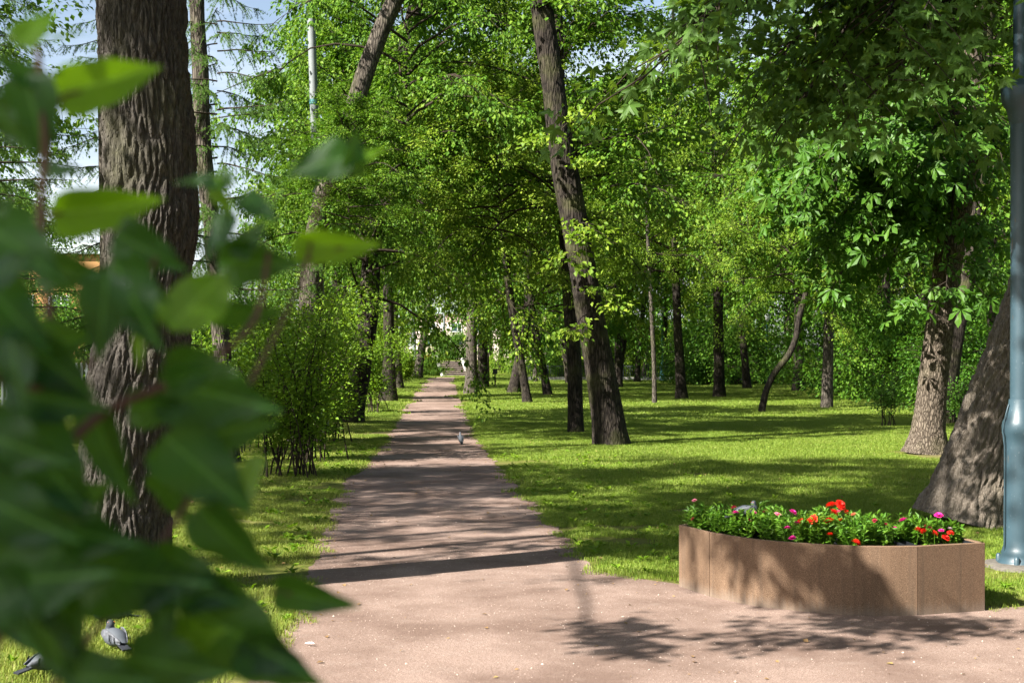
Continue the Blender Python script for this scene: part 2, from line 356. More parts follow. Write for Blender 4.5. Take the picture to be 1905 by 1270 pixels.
tag(link('pebbles', np_mesh('pebbles', PV, PF, M_PEB)), kind='stuff')

# ------------------------------------------------------------------ leaves and crowns
def scatter(P, T, Nn, S, tv, tf):
    """copies of a leaf template (x across, y towards the tip, z normal) at P"""
    T = T/(np.linalg.norm(T, axis=1)[:, None]+1e-9)
    Nn = Nn-T*np.sum(Nn*T, 1)[:, None]; Nn /= np.linalg.norm(Nn, axis=1)[:, None]+1e-9
    B = np.cross(T, Nn)
    tv = np.asarray(tv, float); tf = np.asarray(tf, int); k = len(tv)
    V = P[:, None, :]+S[:, None, None]*(tv[None, :, 0:1]*B[:, None, :]+tv[None, :, 1:2]*T[:, None, :]+tv[None, :, 2:3]*Nn[:, None, :])
    F = tf[None]+k*np.arange(len(P))[:, None, None]
    return V.reshape(-1, 3), F.reshape(-1, tf.shape[1])
LEAF_V = [(0, 0, 0), (0.33, 0.42, 0.08), (0, 1, -0.05), (-0.33, 0.42, 0.08)]
LEAF_F = [(0, 1, 2), (0, 2, 3)]
NEEDLE_V = [(-.5, 0, 0), (.5, 0, 0), (0, 1, 0)]; NEEDLE_F = [(0, 1, 2)]
def maple_template():
    pts = []
    lobes = [(-118, .45), (-62, .82), (0, 1.0), (62, .82), (118, .45)]
    half = [(0, -.02)]
    ang = []; 
    for i, (a, r) in enumerate(lobes):
        ang += [(a-13, r*.72), (a-7, r*.70), (a, r), (a+7, r*.70), (a+13, r*.72)]
        if i < 4: ang.append(((a+lobes[i+1][0])/2, .36))
    V = [(0, 0.22, 0)]
    for a, r in [(-165, .22)]+ang+[(165, .22)]:
        t = math.radians(a); V.append((math.sin(t)*r*.62, 0.22+math.cos(t)*r*.62, 0.06*math.cos(3*t)-0.10*r*r))
    n = len(V); F = [(0, i+1, i) for i in range(1, n-1)]
    return np.array(V), np.array(F)[:, ::-1]
MAPLE_V, MAPLE_F = maple_template()
def chestnut_template():
    V = []; F = []
    for a, L in ((-92, .62), (-50, .88), (0, 1.0), (50, .88), (92, .62)):
        t = math.radians(a); c, s = math.cos(t), math.sin(t); b = len(V)
        pr = [(0, .04, 0), (.085, .35, .035), (.20, .74, -.03), (0, 1, -.20), (-.20, .74, -.03), (-.085, .35, .035), (0, .55, -.03)]
        for x, y, z in pr:
            x *= L; y *= L; V.append((x*c+y*s, -x*s+y*c, z*L-0.05*y))
        F += [(b, b+1, b+6), (b+1, b+2, b+6), (b+2, b+3, b+6), (b+6, b+3, b+4), (b+6, b+4, b+5), (b+6, b+5, b)]
    return np.array(V), np.array(F)
CHEST_V, CHEST_F = chestnut_template()

def unit(v): return v/(np.linalg.norm(v, axis=-1, keepdims=True)+1e-9)
def crown_data(seed, R, H, limbs, subs, clumps, per, leaf=0.10, flat=0.34, spread=0.21, shape='dome', low=0.0, azim=None):
    """a crown: limbs from the axis, side branches, flattened sprays of leaves. returns leaf arrays and limb and branch tubes"""
    g = np.random.default_rng(seed); P = []; T = []; tubes = []
    for k in range(limbs):
        f = (k+g.random())/limbs; z0 = f*H*0.82
        if shape == 'dome': rr = R*(0.55+0.75*math.sin(min(1, (f*0.9+0.16))*math.pi)**0.8)*g.uniform(.65, 1.1)
        else: rr = R*(1.05-0.8*f)*g.uniform(.75, 1.1)
        az = k*2.39996+g.normal()*.5
        if azim is not None: az = azim[0]+g.uniform(-1, 1)*azim[1]
        el = math.radians(g.uniform(5, 35)+30*f)
        p0 = np.array([0, 0, z0]); pts = [p0]; d = np.array([math.cos(az)*math.cos(el), math.sin(az)*math.cos(el), math.sin(el)])
        n = 7; p = p0.copy()
        for q in range(n):
            d = unit(d+g.normal(size=3)*.16+np.array([0, 0, -0.10])); p = p+d*rr/n*1.05; pts.append(p.copy())
        pts = np.array(pts); tubes.append((pts, np.linspace(0.009*rr+.010, 0.006, n+1), 4))
        for s in range(subs):
            t = g.uniform(.22, 1.0)*n; i = int(min(t, n-1e-3)); q0 = pts[i]+(pts[i+1]-pts[i])*(t-i)
            dd = unit(pts[i+1]-pts[i]); side = unit(np.cross(dd, [0, 0, 1]))*(1 if s % 2 else -1)
            sd_ = unit(dd*g.uniform(.2, 1)+side*g.uniform(.3, 1.1)+np.array([0, 0, g.uniform(-.35, .35)])); L = g.uniform(.5, 1.25)*rr*.30
            q1 = q0+sd_*L*.55+np.array([0, 0, .03]); q2 = q0+sd_*L+np.array([0, 0, -.10*L-low*g.random()*L])
            tubes.append((np.array([q0, q1, q2]), np.array([.012, .008, .004]), 3))
            for c in range(clumps):
                cc = (q0+(q1-q0)*g.random()*2) if c % 3 == 0 else q1+(q2-q1)*g.uniform(.0, 1.15)
                m_ = g.poisson(per); off = g.normal(size=(m_, 3))*np.array([spread, spread, spread*flat])*g.uniform(.6, 1.25)
                off[:, 2] -= .35*(off[:, 0]**2+off[:, 1]**2)/spread
                P.append(cc+off); T.append(unit(off+sd_*.25)+g.normal(size=(m_, 3))*.35)
    P = np.vstack(P); T = np.vstack(T); T[:, 2] -= .35
    n = len(P); Nn = np.array([-.15, -.1, 1.0])+g.normal(size=(n, 3))*.42
    S = leaf*g.uniform(.55, 1.4, n)
    return P, T, Nn, S, tubes
def tubes_mesh(name, tubes, m):
    mb = MB()
    for P, R, n in tubes: mb.add(*tube_np(P, R, n))
    return np_mesh(name, np.vstack(mb.V), np.vstack(mb.F4), m, True)
def larch_data(seed, H, n_br, L0, droop=.25, up=0.1, tuft=.036):
    g = np.random.default_rng(seed); P = []; T = []; tubes = []
    for k in range(n_br):
        f = (k+g.random())/n_br; z0 = f*H; L = L0*(1.05-.75*f)*g.uniform(.6, 1.1); az = k*2.39996+g.normal()*.4
        d = np.array([math.cos(az), math.sin(az), up]); p = np.array([0, 0, z0]); pts = [p.copy()]; n = 9
        for q in range(n):
            d = unit(d+np.array([0, 0, -droop*.22 if q < 6 else .10])+g.normal(size=3)*.07); p = p+d*L/n; pts.append(p.copy())
        pts = np.array(pts); tubes.append((pts, np.linspace(.009*L+.006, .004, n+1), 4))
        for s in range(int(20*L)):
            t = g.uniform(.12, 1)*n; i = int(min(t, n-1e-3)); q0 = pts[i]+(pts[i+1]-pts[i])*(t-i)
            dd = unit(pts[i+1]-pts[i]); side = unit(np.cross(dd, [0, 0, 1]))*(1 if s % 2 else -1)
            l = g.uniform(.25, .75)*(1.1-.6*t/n); dr = unit(side*g.uniform(.2, .9)+dd*.5+np.array([0, 0, -g.uniform(.2, 1.3)]))
            q1 = q0+dr*l*.5; q2 = q1+unit(dr+np.array([0, 0, -.3]))*l*.5
            tubes.append((np.array([q0, q1, q2]), np.array([.004, .003, .002]), 3))
            m_ = int(l*44); u = np.sort(g.random(m_))
            pp = np.where(u[:, None] < .5, q0+(q1-q0)*u[:, None]*2, q1+(q2-q1)*(u[:, None]*2-1))
            for j in range(4):
                P.append(pp); T.append(g.normal(size=(m_, 3))+dr*.6)
    P = np.vstack(P); T = np.vstack(T); n = len(P); Nn = g.normal(size=(n, 3)); S = tuft*g.uniform(.7, 1.2, n)
    return P, T, Nn, S, tubes

NEEDLE = np.array(NEEDLE_V)*np.array([.17, 1, 1])
CROWNS = {}
def crown_variant(key, material, template, **kw):
    P, T, Nn, S, tubes = crown_data(**kw); V, F = scatter(P, T, Nn, S, *template)
    CROWNS[key] = (np_mesh('crown', V, F, material), tubes_mesh('branchwork', tubes, TWIG))  # second mesh joins the crown's limbs and side branches
    print('crown', key, len(F))
ELM_T = (LEAF_V, LEAF_F)
crown_variant('elm_a', L_ELM, ELM_T, seed=1, R=4.2, H=9, limbs=34, subs=9, clumps=4, per=25, leaf=.135)
crown_variant('elm_b', L_ELM, ELM_T, seed=2, R=4.2, H=9, limbs=30, subs=9, clumps=4, per=25, leaf=.135, low=.5)
crown_variant('oak_a', L_OAK, ELM_T, seed=3, R=4.0, H=8.5, limbs=30, subs=10, clumps=4, per=25, leaf=.125, flat=.5, low=.3)
crown_variant('far_a', L_FAR, ELM_T, seed=4, R=4.6, H=11, limbs=36, subs=7, clumps=4, per=16, leaf=.19, spread=.36)
crown_variant('far_b', L_FAR, ELM_T, seed=5, R=4.6, H=11, limbs=36, subs=7, clumps=4, per=16, leaf=.19, spread=.37, low=.4)
crown_variant('far_c', L_OAK, ELM_T, seed=6, R=4.6, H=11, limbs=34, subs=7, clumps=4, per=16, leaf=.19, spread=.37, low=.4)
crown_variant('low_a', L_FAR, ELM_T, seed=7, R=1.8, H=2.6, limbs=34, subs=6, clumps=3, per=22, leaf=.10, spread=.26, flat=.7)
crown_variant('low_b', L_SHRUB, ELM_T, seed=8, R=1.8, H=2.4, limbs=34, subs=6, clumps=3, per=22, leaf=.09, spread=.26, flat=.7)
for key, a in (('larch_a', dict(seed=21, H=11, n_br=64, L0=2.9)), ('larch_b', dict(seed=22, H=11, n_br=70, L0=3.4, droop=.4))):
    P, T, Nn, S, tubes = larch_data(**a); V, F = scatter(P, T, Nn, S, NEEDLE*np.array([1.6, 1.5, 1]), NEEDLE_F)
    CROWNS[key] = (np_mesh('crown', V, F, L_LARCH), tubes_mesh('branchwork', tubes, TWIG)); print(key, len(F))

# ------------------------------------------------------------------ trunks
def trunk_simple(pts, rad, bark, seg=14, parent=None, origin=(0, 0, 0), name='trunk', flare=1.35):
    C = resample(np.hstack([np.array(pts, float), np.array(rad, float)[:, None]]), max(14, len(pts)*5))
    P, R = C[:, :3], C[:, 3].copy()
    hh = P[:, 2]-P[0, 2]; R *= 1+(flare-1)*np.exp(-hh/.28)
    P[0, 2] -= .08
    V, F = tube_np(P-np.array(origin), R, seg, .02)
    g = np.random.default_rng(int(abs(pts[0][0])*100)+3)
    V = V+(vnoise(V[:, 0]*9+V[:, 1]*7, V[:, 2]*2.5, 3)[:, None]-.5)*R.mean()*.18
    return link(name, np_mesh(name, V, F, bark, True), parent)
def trunk_detailed(pts, rad, bark, seg, rows, parent, origin, cell=(.05, .2), depth=.02, name='trunk', flare=1.3, seed=0, flare_h=.35, twist=0.0, roots=0.0, burl=None):
    C = resample(np.hstack([np.array(pts, float), np.array(rad, float)[:, None]]), rows)
    P, R = C[:, :3], np.abs(C[:, 3]); hh = P[:, 2]-P[0, 2]
    R = R*(1+(flare-1)*np.exp(-hh/flare_h)); T, A, B = frames(P)
    L = np.concatenate([[0], np.cumsum(np.linalg.norm(np.diff(P, axis=0), axis=1))])
    th = np.arange(seg)/seg*2*math.pi; TH, LL = np.meshgrid(th, L)
    nu = max(6, int(round(2*math.pi*R.mean()/cell[0])))
    wu = TH/(2*math.pi)*nu+.9*(vnoise(np.cos(TH)*3+LL*4, np.sin(TH)*3, seed+1)-.5)+.35*(vnoise(np.cos(TH)*9+LL*13, np.sin(TH)*9, seed+2)-.5)+twist*LL*nu
    wv = LL/cell[1]+.9*(vnoise(np.cos(TH)*4+LL*3, np.sin(TH)*4, seed+3)-.5)
    iu = np.floor(wu); iv = np.floor(wv); F1 = np.full(wu.shape, 9.); F2 = F1.copy(); ID = np.zeros_like(F1)
    for du in (-1, 0, 1):
        for dv in (-2, -1, 0, 1, 2):
            cu = iu+du; cv = iv+dv; hu = np.mod(cu, nu)
            a = cu+.5+.8*(h2(hu, cv, seed)-.5)-wu; b = cv+.5+.9*(h2(hu, cv, seed+9)-.5)-wv
            # neighbouring columns are staggered so that plates interlock
            d = np.sqrt(a*a+(b*.75)**2)
            near = d < F1; F2 = np.where(near, F1, np.minimum(F2, d)); ID = np.where(near, h2(hu, cv, seed+17), ID); F1 = np.where(near, d, F1)
    e = np.clip((F2-F1)/.42, 0, 1); e = e*e*(3-2*e)
    disp = depth*(e*(.65+.6*ID)-.6)+depth*.55*(vnoise(wu*3.1, wv*9, seed+4)-.5)*e+depth*.35*(vnoise(wu*7, wv*23, seed+6)-.5)
    disp += R[:, None]*.035*(vnoise(np.cos(TH)*1.4+4, np.sin(TH)*1.4+LL*1.1, seed+5)-.5)
    disp += roots*np.exp(-hh[:, None]/.22)*(np.maximum(0, np.sin(TH*5+seed))**2)
    if burl:
        for (l0, t0, rr, am) in burl:
            q = ((LL-l0)/rr)**2+(((TH-t0+math.pi) % (2*math.pi)-math.pi)*R[:, None]/rr)**2; disp += am*np.exp(-q)*(1+.6*(vnoise(wu*1.5, wv*4, seed+8)-.5))
    rr = R[:, None]+disp
    V = P[:, None, :]+rr[..., None]*(np.cos(TH)[..., None]*A[:, None, :]+np.sin(TH)[..., None]*B[:, None, :])-np.array(origin)
    i = np.arange(rows-1)[:, None]*seg; j = np.arange(seg)[None, :]; j2 = (j+1) % seg
    F = np.stack([i+j, i+j2, i+seg+j2, i+seg+j], -1).reshape(-1, 4)
    return link(name, np_mesh(name, V.reshape(-1, 3), F, bark, True), parent)

def add_crown(root, key, loc, s=(1, 1, 1), rz=0.0):
    c, t = CROWNS[key]
    o = link('crown', c, root, loc, (0, 0, rz), s); tag(o, kind='stuff')
    o2 = link('branchwork', t, root, loc, (0, 0, rz), s); tag(o2, kind='stuff')

def tree(name, label, cat, pts, base_y, bark, crowns=(), detail=None, group=None, top=None, seg=14, flare=1.35, d=None):
    """pts: (px, py, width px) from the base upward, in the tree's own plane at its own distance"""
    d = d or dist_of(base_y); b = W(pts[0][0], base_y, d); b.z = float(ground_z(b.x, b.y))
    root = empty(name, b); tag(root, label, cat, group)
    P = [tuple(W(x, y, d)) for x, y, w in pts]; P[0] = tuple(b); R = [w/2/FPX*d for x, y, w in pts]
    if top:     # extend above the frame: (dx, dy, z, radius)
        for (dx, dy, z, r) in top: P.append((P[len(pts)-1][0]+dx, P[len(pts)-1][1]+dy, z)); R.append(r)
    if detail: trunk_detailed(P, R, bark, parent=root, origin=b, flare=flare, **detail)
    else: trunk_simple(P, R, bark, seg, root, b, flare=flare)
    for k, loc, s, rz in crowns:
        if isinstance(loc, (int, float)) and bark is not None:     # at this height on the trunk
            z = loc; PP = np.array(P); x = np.interp(z, PP[:, 2], PP[:, 0]); y = np.interp(z, PP[:, 2], PP[:, 1]); loc = (x-b.x, y-b.y+(1.6 if 24 < d < 70 else 0), z-b.z)
        sc = s if isinstance(s, tuple) else (s, s, s)
        add_crown(root, k, loc, sc, rz)
    return root

# A. the big near trunk on the left
old = tree('oak_tree', 'thick old trunk with deeply furrowed grey bark, behind the blurred lilac leaves', 'tree',
     [(226, 1107, 176), (228, 1000, 166), (236, 880, 172), (246, 760, 176), (262, 640, 166), (272, 520, 158), (279, 380, 163), (277, 250, 165), (268, 120, 157), (262, 0, 156), (256, -120, 154), (250, -260, 152)],
     1107, B_OLD, detail=dict(seg=300, rows=520, cell=(.034, .28), depth=.026, seed=2, burl=[(2.55, 4.4, .22, .03), (1.7, 4.6, .3, .02)]),
     top=[(.1, 0, 7.2, .24), (.3, .1, 9.2, .17), (.4, .1, 12, .09)], flare=1.12)
add_crown(old, 'elm_a', (.6, 0, 7.3), (.9, .9, .65), .4)
add_crown(old, 'oak_a', (-3.0, 2.2, 10.6), (.85, .85, .4), 2.4)

# B. larches
tree('larch_tree', 'slender larch just right of the thick furrowed trunk, feathery drooping sprays against the sky', 'tree',
     [(428, 862, 34), (412, 640, 32), (396, 450, 31), (380, 300, 30), (372, 120, 29), (366, 0, 28), (360, -150, 24)], 862, B_GREY,
     crowns=[('larch_a', 2.6, (.62, .62, .62), 0.4)], top=[(0, 0, 9.5, .06)])
tree('larch_tree', 'larch hidden behind the thick furrowed trunk, bright feathery sprays showing on its left', 'tree',
     [(205, 815, 36), (200, 400, 30), (195, 0, 26)], 815, B_GREY, crowns=[('larch_b', 1.2, (.95, .95, .8), 1.4)], top=[(0, 0, 11.5, .05)])
tree('larch_tree', 'larch at the left picture edge beyond the lilac, sprays reaching in at top left', 'tree',
     [(-70, 830, 36), (-75, 400, 30), (-80, 0, 26)], 830, B_GREY, crowns=[('larch_a', 1.5, (.95, .95, .8), 2.6)], top=[(0, 0, 11, .05)])

# E. leaning lit trunk behind the shrubs
tree('elm_tree', 'elm leaning right behind the tall shrubs, its bare limb crossing the picture top', 'tree',
     [(566, 822, 56), (574, 640, 46), (582, 500, 43), (602, 370, 40), (650, 230, 36), (692, 100, 34), (738, -10, 32), (790, -140, 28)], 822, B_GREY, seg=28,
     crowns=[('elm_a', (1.9, 1.0, 5.2), (.6, .6, .7), 1.0), ('elm_b', (.6, 5.5, 2.6), (.6, .6, .8), 2.2), ('elm_a', (1.05, -1.6, 4.1), (.32, .32, .26), 3.2)], top=[(.8, .3, 11.8, .13), (1.3, .3, 14, .06)])
# D. dark trunk left of the path
tree('elm_tree', 'dark elm trunk with a flared foot, first beside the left edge of the path', 'tree',
     [(650, 787, 46), (664, 720, 40), (680, 630, 37), (688, 540, 38), (694, 440, 34), (712, 300, 30), (748, 130, 28), (775, 0, 26)], 787, B_BROWN, seg=28, flare=1.3,
     crowns=[('elm_b', 5.0, (.78, .78, .95), .3), ('elm_a', (-.6, 2, 4.4), (.55, .55, .8), 2.9)], top=[(1, 0, 14, .06)])
tree('elm_tree', 'dark elm trunk second beside the left edge of the path, shrubs round its foot', 'tree',
     [(722, 748, 30), (724, 640, 21), (722, 540, 20), (718, 400, 19), (716, 200, 18)], 748, B_BROWN, seg=16,
     crowns=[('elm_a', 5.4, (.95, .95, 1.05), 4.0)], top=[(0, 0, 18, .05)])
tree('elm_tree', 'grey elm trunk third beside the left edge of the path', 'tree',
     [(740, 723, 20), (736, 640, 17), (731, 560, 16), (728, 400, 15)], 723, B_GREY, seg=16,
     crowns=[('far_a', 7.4, (1, 1, 1.05), .9)], top=[(0, 0, 19, .05)])
tree('elm_tree', 'grey trunk leaning right at the far end of the path, left of the stone steps', 'tree',
     [(776, 704, 18), (784, 650, 15), (796, 580, 13), (806, 480, 12)], 704, B_GREY, seg=16,
     crowns=[('far_b', 9.0, (1.1, 1.1, 1.2), 2.0)], top=[(1, 0, 20, .06)])
# right of the path
tree('linden_tree', 'straight grey trunk standing right of the path in front of the stone steps', 'tree',
     [(877, 732, 25), (877, 660, 21), (878, 560, 18), (880, 400, 17), (884, 200, 15)], 732, B_GREY, seg=20,
     crowns=[('elm_b', 5.6, (1.05, 1.05, 1.2), 5.0)], top=[(0, 0, 18, .05)])
tree('linden_tree', 'grey trunk close behind the straight trunk right of the path', 'tree',
     [(898, 721, 20), (898, 650, 18), (899, 540, 15), (900, 350, 13)], 721, B_BROWN, seg=14,
     crowns=[('far_a', 6.8, (1, 1, 1.1), 3.0)], top=[(0, 0, 19, .05)])
tree('linden_tree', 'thin far trunk at the foot of the grassy bank right of the steps', 'tree',
     [(906, 711, 9), (906, 600, 8), (908, 400, 7)], 711, B_BROWN, seg=10,
     crowns=[('far_b', 6.4, (1, 1, 1.2), 1.0)], top=[(0, 0, 22, .05)])
tree('maple_tree', 'slim dark trunk leaning left on the lawn between the path and the big leaning trunk', 'tree',
     [(982, 750, 17), (972, 690, 15), (958, 610, 15), (946, 530, 14), (936, 420, 13), (930, 300, 12)], 750, B_BROWN, seg=14,
     crowns=[('oak_a', 4.0, (1, 1, 1.0), 2.2)], top=[(-.3, 0, 14, .04)])
tree('maple_tree', 'short dark leaning trunk just behind the slim leaning one, foliage hanging over it', 'tree',
     [(955, 732, 22), (962, 690, 19), (975, 620, 18), (985, 520, 16)], 732, B_BROWN, seg=14,
     crowns=[('far_c', 3.8, (.9, .9, .9), 3.2)], top=[(.5, 0, 15, .05)])
tree('maple_tree', 'far grey trunk by the railing, left end of the pale road', 'tree',
     [(996, 711, 8), (996, 640, 7), (997, 500, 6)], 711, B_GREY, seg=10,
     crowns=[('far_a', 5, (1, 1, 1.3), 4.4)], top=[(0, 0, 22, .05)])
tree('maple_tree', 'slim straight trunk standing against the left side of the big leaning trunk', 'tree',
     [(1071, 806, 30), (1069, 700, 27), (1063, 600, 26), (1056, 520, 24), (1050, 430, 22), (1046, 300, 20), (1040, 100, 18)], 806, B_BROWN, seg=20, flare=1.12,
     crowns=[('oak_a', 4.6, (.62, .62, .7), .8)], top=[(0, 0, 11, .04)])
# O. the central leaning trunk
big = tree('maple_tree', 'big brown trunk leaning left in the middle of the lawn, leafy shoots on its bark', 'tree',
     [(1137, 828, 58), (1128, 760, 58), (1115, 680, 54), (1102, 610, 52), (1084, 500, 50), (1068, 410, 50), (1053, 330, 50), (1042, 260, 46), (1028, 150, 42), (1014, 60, 42), (1004, -20, 40), (990, -150, 36)],
     828, B_BROWN, detail=dict(seg=110, rows=320, cell=(.045, .26), depth=.010, seed=5), flare=1.28, top=[(-.5, 0, 13, .08)])
add_crown(big, 'elm_a', (-.9, 3.1, 4.6), (.75, .75, .72), 5.2)
add_crown(big, 'oak_a', (-2.1, 2.4, 4.0), (.50, .50, .42), 1.2)

tree('linden_tree', 'very thin pale straight trunk right of the big leaning trunk', 'tree',
     [(1218, 752, 9), (1216, 660, 8), (1211, 560, 8), (1206, 460, 7), (1203, 350, 6)], 752, B_GREY, seg=10, flare=1.2,
     crowns=[('oak_a', 4.4, (.55, .55, .6), 3.8)], top=[(0, 0, 10, .03)])
tree('linden_tree', 'dark straight trunk between the thin pale trunk and the lawn shrubs', 'tree',
     [(1268, 744, 21), (1263, 650, 17), (1258, 540, 15), (1254, 400, 14), (1252, 250, 13)], 744, B_BROWN, seg=14,
     crowns=[('oak_a', 5.0, (1.05, 1.05, 1.1), 2.7)], top=[(0, 0, 15, .05)])
tree('linden_tree', 'tall dark straight trunk in front of the dense bushes, right of centre', 'tree',
     [(1338, 740, 21), (1337, 640, 19), (1335, 500, 18), (1333, 350, 17), (1331, 150, 16)], 740, B_BROWN, seg=14,
     crowns=[('elm_a', 9.2, (1.05, 1.05, 1.0), 1.7)], top=[(0, 0, 17, .05)])
tree('linden_tree', 'far dark trunk leaning right near the teal lamp post by the road', 'tree',
     [(1185, 711, 11), (1189, 640, 10), (1198, 560, 9), (1205, 450, 8)], 711, B_BROWN, seg=10,
     crowns=[('far_b', 6.0, (1, 1, 1.1), 3.4)], top=[(0, 0, 21, .05)])
tree('linden_tree', 'far reddish trunk leaning right at the roadside railing', 'tree',
     [(1196, 706, 8), (1207, 640, 8), (1214, 580, 7), (1220, 480, 6)], 706, B_BROWN, seg=10,
     crowns=[('far_a', 6.0, (1, 1, 1.1), .2)], top=[(0, 0, 21, .05)])
tree('linden_tree', 'far dark upright trunk just right of the teal lamp post by the road', 'tree',
     [(1239, 707, 10), (1238, 620, 9), (1238, 500, 8)], 707, B_BROWN, seg=10,
     crowns=[('far_c', 6.4, (1, 1, 1.1), 5.2)], top=[(0, 0, 21, .05)])
tree('linden_tree', 'far forked trunk leaning right over the road railing', 'tree',
     [(1150, 708, 12), (1160, 640, 11), (1174, 540, 10), (1180, 440, 8)], 708, B_BROWN, seg=10,
     crowns=[('far_a', 6.0, (.9, .9, 1.1), 2.3)], top=[(0, 0, 20, .05)])
tree('young_tree', 'thin crooked dark trunk bending right on the sunlit lawn', 'tree',
     [(1416, 768, 14), (1426, 725, 12), (1442, 692, 12), (1466, 662, 12), (1480, 630, 11), (1487, 590, 11), (1500, 540, 10), (1508, 470, 9)], 768, B_BROWN, seg=12, flare=1.1,
     crowns=[('oak_a', 3.3, (.55, .55, .55), .7)], top=[(.2, 0, 8, .03)])
tree('linden_tree', 'dark trunk behind the crooked young tree', 'tree',
     [(1486, 729, 22), (1486, 650, 19), (1486, 560, 17), (1486, 400, 15)], 729, B_BROWN, seg=14,
     crowns=[('far_b', 5.0, (1.0, 1.0, 1.1), 1.4)], top=[(0, 0, 17, .05)])
tree('linden_tree', 'far dark trunk rising behind the crooked young tree, low bushes at its foot', 'tree',
     [(1466, 712, 17), (1466, 600, 15), (1465, 450, 13)], 712, B_BROWN, seg=12,
     crowns=[('far_a', 6.2, (1.0, 1.0, 1.1), 4.4)], top=[(0, 0, 19, .05)])
tree('linden_tree', 'straight grey brown trunk on the lawn left of the sparse little bush', 'tree',
     [(1538, 761, 22), (1540, 680, 20), (1542, 600, 18), (1545, 540, 17), (1548, 400, 15)], 761, B_GREY, seg=20, flare=1.15,
     crowns=[('elm_b', 4.6, (.85, .85, .9), 3.1)], top=[(0, 0, 13, .05)])
# AA chestnut
chest = tree('horse_chestnut_tree', 'horse chestnut with sunlit flaky pale bark at its foot, drooping palmate leaves', 'tree',
     [(1724, 845, 60), (1729, 780, 54), (1737, 700, 53), (1748, 610, 52), (1762, 500, 52), (1778, 400, 54), (1790, 300, 58), (1800, 180, 56), (1812, 20, 50), (1820, -120, 44)],
     845, B_CHEST, detail=dict(seg=120, rows=300, cell=(.09, .13), depth=.012, seed=8, roots=.05), flare=1.45, top=[(.2, 0, 11, .1)])
tree('elm_tree', 'dark trunk leaning right directly behind the pale barked chestnut', 'tree',
     [(1752, 790, 42), (1764, 700, 38), (1780, 600, 36), (1800, 500, 36), (1815, 400, 36), (1822, 280, 34), (1830, 100, 30)], 790, B_BROWN, seg=20,
     crowns=[('elm_a', 5.4, (.85, .85, .9), 2.5)], top=[(.5, 0, 13, .08)])
# BB leaning maple behind the lamp post
maple = tree('maple_tree', 'massive ridged trunk leaning right behind the near blue lamp post', 'tree',
     [(1808, 972, 180), (1826, 900, 160), (1855, 800, 144), (1890, 700, 138), (1928, 600, 136), (1970, 480, 134), (2010, 340, 140), (2045, 180, 130), (2070, 0, 120)],
     972, B_RIDGED, detail=dict(seg=260, rows=420, cell=(.045, .24), depth=.034, seed=13, twist=-.035, roots=.04), flare=1.18, top=[(.3, -.6, 7.5, .22), (.4, -.9, 10.5, .1)])

# ------------------------------------------------------------------ near hanging foliage with single leaves (maple, chestnut, shoots)
def hanging(root, origin, mesh_leaf, material, limbs, size, n_obj, template, seed, per_m=22, sub_len=.7, droop=.5, spread=.12, stuff=True, tmin=.18):
    """branches through given world points; leaf objects on the nearest, the rest in one crown mesh"""
    g = np.random.default_rng(seed); org = np.array(origin); P = []; T = []; Nn = []; branchwork = []
    for pts, r0 in limbs:
        C = resample(np.array(pts, float), 14); link('branch', np_mesh('branch', tube_np(C-org, np.linspace(r0, .006, 14), 7)[0], tube_np(C-org, np.linspace(r0, .006, 14), 7)[1], B_BROWN, True), root)
        L = np.sum(np.linalg.norm(np.diff(C, axis=0), axis=1))
        for s in range(int(L*6.5)):
            t = g.uniform(tmin, 1)*13; i = int(min(t, 12.999)); q0 = C[i]+(C[i+1]-C[i])*(t-i); dd = unit(C[i+1]-C[i])
            side = unit(np.cross(dd, [0, 0, 1]))*(1 if s % 2 else -1)
            dr = unit(dd*g.uniform(.2, .9)+side*g.uniform(.4, 1)+np.array([0, 0, -g.uniform(-.2, droop)])); l = sub_len*g.uniform(.5, 1.2)
            q1 = q0+dr*l*.5; q2 = q1+unit(dr+np.array([0, 0, -droop]))*l*.5
            branchwork.append((np.array([q0, q1, q2])-org, np.array([.007, .005, .003]), 4))
            m_ = max(2, g.poisson(l*per_m)); u = g.uniform(.15, 1.05, m_)[:, None]
            pp = np.where(u < .5, q0+(q1-q0)*u*2, q1+(q2-q1)*(u*2-1))+g.normal(size=(m_, 3))*np.array([spread, spread, spread*.5])
            P.append(pp); T.append(dr*.7+g.normal(size=(m_, 3))*.6+np.array([0, 0, -.45])); Nn.append(np.array([-.25, -.35, .9])+g.normal(size=(m_, 3))*.38)
    P = np.vstack(P); T = unit(np.vstack(T)); Nn = np.vstack(Nn); n = len(P); S = size*g.uniform(.65, 1.2, n)
    o = link('branchwork', tubes_mesh('branchwork', branchwork, TWIG), root); tag(o, kind='stuff')
    inview = (np.abs(P[:, 0]/P[:, 1])*FPX < 940) & ((HY-(P[:, 2]-EYE)/P[:, 1]*FPX) > 0)
    order = np.argsort(P[:, 1]/S+(~inview)*1e4+g.random(n)*20); pick = order[:n_obj]; rest = order[n_obj:]
    for k in pick:
        t = T[k]; nn = Nn[k]-t*np.dot(Nn[k], t); nn /= np.linalg.norm(nn); b = np.cross(t, nn)
        M = Matrix(((b[0], t[0], nn[0]), (b[1], t[1], nn[1]), (b[2], t[2], nn[2])))
        lo = link('leaf', mesh_leaf, root, tuple(P[k]-org), M.to_euler(), (S[k],)*3)
    if len(rest):
        V, F = scatter(P[rest]-org, T[rest], Nn[rest], S[rest], *template)
        tag(link('crown', np_mesh('crown', V, F, material), root), kind='stuff')
    print('hanging', n)
M_MAPLE_LEAF = np_mesh('maple_leaf', MAPLE_V, MAPLE_F, L_MAPLE); M_CHEST_LEAF = np_mesh('chestnut_leaf', CHEST_V, CHEST_F, L_CHEST)
mlimbs = []
g = np.random.default_rng(5)
